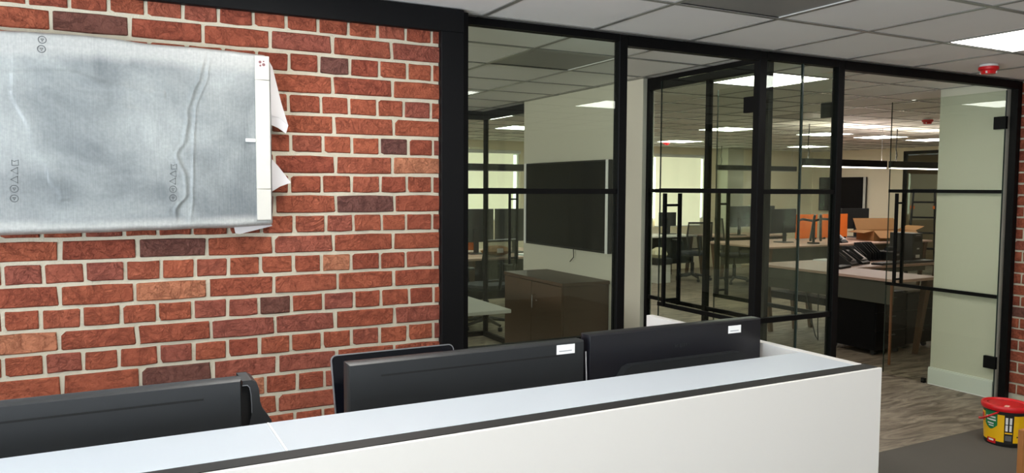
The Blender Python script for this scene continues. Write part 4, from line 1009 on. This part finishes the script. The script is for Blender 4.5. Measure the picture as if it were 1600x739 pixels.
# phone, tower, organisers, carton on the desks
def phone(label, loc, rot):
    t = thing('desk_phone', label, 'phone', loc, rot, 'desk phones')
    MB().prism([(0.10, 0.0), (-0.10, 0.0), (-0.10, 0.02), (-0.02, 0.075), (0.10, 0.155), (0.10, 0.03)], -0.09, 0.09, 0).build('body', M_PLASTIC, t)
    fpl = MB().box((-0.055, -0.085, 0.0), (0.085, 0.085, 0.004)); o = fpl.build('face_plate', mat('silver_grey_plastic', srgb(170, 165, 165), 0.4), t)
    o.rotation_euler = (math.radians(34), 0, 0); o.location = (0.0, 0.0, 0.094)
    MB().tube([(-0.085, -0.085, 0.06), (-0.085, -0.05, 0.095), (-0.085, 0.05, 0.165), (-0.085, 0.085, 0.17)], [0.024, 0.016, 0.016, 0.024], 10).build('handset', M_PLASTIC, t)
phone('black desk phone with a silver face on the near desk', (7.17, 5.62, DZ), 0.25)
phone('small black phone base on the long desk below the black monitor', (9.72, 7.95, DZ), 0.2)
phone('black desk phone lying at the left end of the desk run', (6.92, 5.56, DZ), 0.3)
phone('black desk phone between the file racks and the tower', (7.55, 5.62, DZ), 0.1) if False else None
t = thing('docking_station', 'flat black docking station at the near desk edge', 'docking station', (6.60, 5.36, DZ), 0.3)
pbox('body', (-0.14, -0.05, 0), (0.14, 0.05, 0.025), M_PLASTIC, t, 0.006); pbox('port_strip', (-0.12, -0.0515, 0.008), (0.12, -0.0495, 0.018), M_SLOT, t)
t = thing('computer_tower', 'black computer tower with a white label standing on the desk', 'computer', (8.05, 5.66, DZ), 0.0)
pbox('case', (-0.085, -0.13, 0.006), (0.085, 0.16, 0.31), M_PLASTIC, t, 0.004)
pbox('badge', (-0.035, -0.131, 0.285), (0.045, -0.1295, 0.293), M_GREYPRINT, t); pbox('label', (-0.03, -0.131, 0.035), (0.04, -0.1295, 0.07), M_STICK, t)
pbox('drive_bay', (-0.06, -0.131, 0.215), (0.06, -0.1295, 0.265), M_SLOT, t); pbox('port_panel', (-0.01, -0.131, 0.13), (0.03, -0.1295, 0.145), M_STICK, t)
for sx in (-0.06, 0.06): pbox('foot', (sx-0.015, -0.1, 0), (sx+0.015, 0.12, 0.006), M_BLACK, t)
def organiser(label, loc, w, h_, n_):
    t = thing('file_rack', label, 'file rack', loc, 0.15, 'black desktop file racks')
    pbox('base', (-w/2, -0.1, 0), (w/2, 0.1, 0.012), M_PLASTIC, t)
    for k in range(n_):
        x = -w/2 + w*k/(n_-1); MB().prism([(-0.1, 0.012), (0.1, 0.012), (0.1, h_), (0.02, h_), (-0.1, h_*0.45)], x-0.004, x+0.004, 0).build('divider', M_PLASTIC, t)
organiser('black file rack beside the silver phone', (7.32, 5.78, DZ), 0.16, 0.17, 4)
organiser('tall black file rack behind the door handle', (7.62, 5.84, DZ), 0.22, 0.20, 5)
def keyboard(label, loc, rot):
    t = thing('keyboard', label, 'keyboard', loc, rot, 'keyboards on the near desk')
    pbox('body', (-0.21, -0.07, 0), (0.21, 0.07, 0.018), M_PLASTIC, t, 0.004)
    for r_ in range(4): pbox('key_row', (-0.2, -0.06+r_*0.03, 0.018), (0.2, -0.036+r_*0.03, 0.023), M_PLASTIC2, t)
keyboard('black keyboard lying right of the phone', (7.42, 5.42, DZ), 0.05)
keyboard('black keyboard before the computer tower', (7.88, 5.42, DZ), -0.03)
t = thing('receipt_printer', 'small black boxy printer left of the computer tower', 'printer', (7.83, 5.72, DZ), 0.1)
pbox('body', (-0.07, -0.09, 0), (0.07, 0.09, 0.11), M_PLASTIC, t, 0.012); pbox('paper_slot', (-0.045, -0.0915, 0.06), (0.045, -0.0895, 0.08), M_GREYPRINT, t); MB().tube([(-0.05, 0, 0.12), (0.05, 0, 0.12)], 0.035, 12).build('paper_roll_cover', M_PLASTIC, t)
t = thing('paper_stack', 'white papers lying behind the silver phone', 'papers', (7.14, 5.95, DZ), 0.1)
for k in range(3): pbox('sheet', (-0.105+0.01*k, -0.148, 0.004*k), (0.105+0.008*k, 0.148, 0.004*k+0.0035), M_STICK, t)

t = thing('cardboard_carton', 'open brown carton with a raised flap on the long desk', 'carton', (10.92, 8.05, DZ), -0.25)
for lo, hi in (((-0.38, -0.2, 0), (0.38, -0.194, 0.16)), ((-0.38, 0.194, 0), (0.38, 0.2, 0.16)), ((-0.38, -0.194, 0), (-0.374, 0.194, 0.16)), ((0.374, -0.194, 0), (0.38, 0.194, 0.16))): pbox('side', lo, hi, M_CARD, t)
pbox('bottom', (-0.374, -0.194, 0), (0.374, 0.194, 0.006), M_CARD, t)
o = MB().box((-0.38, 0, 0), (0.38, 0.006, 0.20)).build('flap', M_CARD, t); o.location = (0, 0.2, 0.16); o.rotation_euler = (-0.5, 0, 0)
o = MB().box((-0.38, -0.006, 0), (0.38, 0, 0.18)).build('flap', M_CARD, t); o.location = (0, -0.2, 0.16); o.rotation_euler = (2.2, 0, 0)
o = MB().box((-0.006, -0.19, 0), (0, 0.19, 0.18)).build('flap', M_CARD, t); o.location = (-0.38, 0, 0.16); o.rotation_euler = (0, -1.75, 0)
o = MB().box((0, -0.19, 0), (0.006, 0.19, 0.18)).build('flap', M_CARD, t); o.location = (0.38, 0, 0.16); o.rotation_euler = (0, 1.2, 0)

# stepladder
t = thing('stepladder', 'black stepladder with an orange hinge before the far glazed screen', 'ladder', (12.42, 8.45, 0), -0.9)
for s in (-1, 1):
    MB().quadbeam((s*0.16, 0, 1.52), (s*0.25, -0.38, 0), (0.014, 0.022), (0.014, 0.022)).build('front_stile', M_BLACK, t)
    MB().quadbeam((s*0.16, 0.03, 1.50), (s*0.23, 0.42, 0), (0.012, 0.016), (0.012, 0.016)).build('rear_stile', M_BLACK, t)
    pbox('hinge', (s*0.17-0.03, -0.05, 1.20), (s*0.17+0.03, 0.08, 1.25), M_ORANGE, t)
for k in range(5):
    z = 0.26 + k*0.26; u = z/1.52; pbox('tread', (-0.25+0.09*u, -0.38*(1-u)-0.04, z), (0.25-0.09*u, -0.38*(1-u)+0.04, z+0.03), M_BLACK, t)
pbox('top_cap', (-0.18, -0.06, 1.50), (0.18, 0.09, 1.54), M_PLASTIC, t)

# clutter on the far left desk
t = thing('bubble_wrapped_parcel', 'crumpled clear and brown parcel on the cluttered desk', 'parcel', (4.02, 8.03, DZ))
mb = MB(); vs2 = []; fs2 = []
for i in range(9):
    for k in range(14):
        a = 2*PI*k/14; ph = PI*i/8; r_ = 1 + 0.25*noise.noise(Vector((math.cos(a)*2, math.sin(a)*2, i*0.7)))
        vs2.append((0.19*r_*math.sin(ph)*math.cos(a), 0.12*r_*math.sin(ph)*math.sin(a), 0.065 - 0.062*math.cos(ph)*min(1, r_)))
for i in range(8):
    for k in range(14): fs2.append((i*14+k, i*14+(k+1) % 14, (i+1)*14+(k+1) % 14, (i+1)*14+k))
mb.add(vs2, fs2).build('crumpled_wrap', M_CARD, t, sharp=20); pbox('shipping_label', (-0.05, -0.125, 0.05), (0.03, -0.118, 0.10), M_STICK, t)
t = thing('desk_screen', 'orange felt desk screen low behind the meeting room end glass', 'desk screen', (3.85, 8.72, DZ), 0, 'orange felt desk screens')
pbox('felt_panel', (-0.25, -0.012, 0.02), (0.25, 0.012, 0.28), M_ORANGE, t, 0.003); pbox('clamp', (-0.02, -0.02, 0), (0.02, 0.02, 0.03), M_BLACK, t)
t = thing('paper_stack', 'papers lying on the cluttered desk under the handle', 'papers', (4.45, 8.02, DZ), 0.2)
for k in range(4): pbox('sheet', (-0.148+0.006*k, -0.105, 0.004*k), (0.148+0.008*k, 0.105, 0.004*k+0.0035), M_STICK if k != 2 else M_TEAL, t)
# black box with a clear bag by the far desk
t = thing('storage_box', 'black box with a clear bag on top beside the far desk', 'box', (7.95, 9.98, 0))
pbox('box_body', (-0.14, -0.14, 0), (0.14, 0.14, 0.30), M_GREYWHITE, t, 0.004); pbox('box_lid', (-0.16, -0.16, 0.30), (0.16, 0.16, 0.40), M_PLASTIC, t, 0.008)
MB().lathe([(0.0, 0.40), (0.11, 0.405), (0.15, 0.46), (0.12, 0.53), (0.05, 0.57), (0.0, 0.575)], 14).build('clear_bag', mat('cloudy_bag', srgb(200, 196, 160), 0.2), t)

# hanging cables under the near desk
c = MB().tube([(6.36, 5.60, 0.698), (6.33, 5.55, 0.45), (6.30, 5.45, 0.20), (6.27, 5.37, 0.06), (6.25, 5.32, 0.03), (6.25, 5.33, 0.15), (6.26, 5.34, 0.45), (6.27, 5.35, 0.698)], 0.006, 6).build('hanging_cable', M_CABLE)
tag(c, 'black cable hanging in a loop under the near desk', 'cable')
c = MB().tube([(6.62, 5.95, 0.70), (6.58, 5.9, 0.55), (6.50, 5.82, 0.46), (6.56, 5.8, 0.50), (6.62, 5.78, 0.70)], 0.005, 6).build('hanging_cable', M_CABLE)
tag(c, 'short cable loop high under the near desk', 'cable')
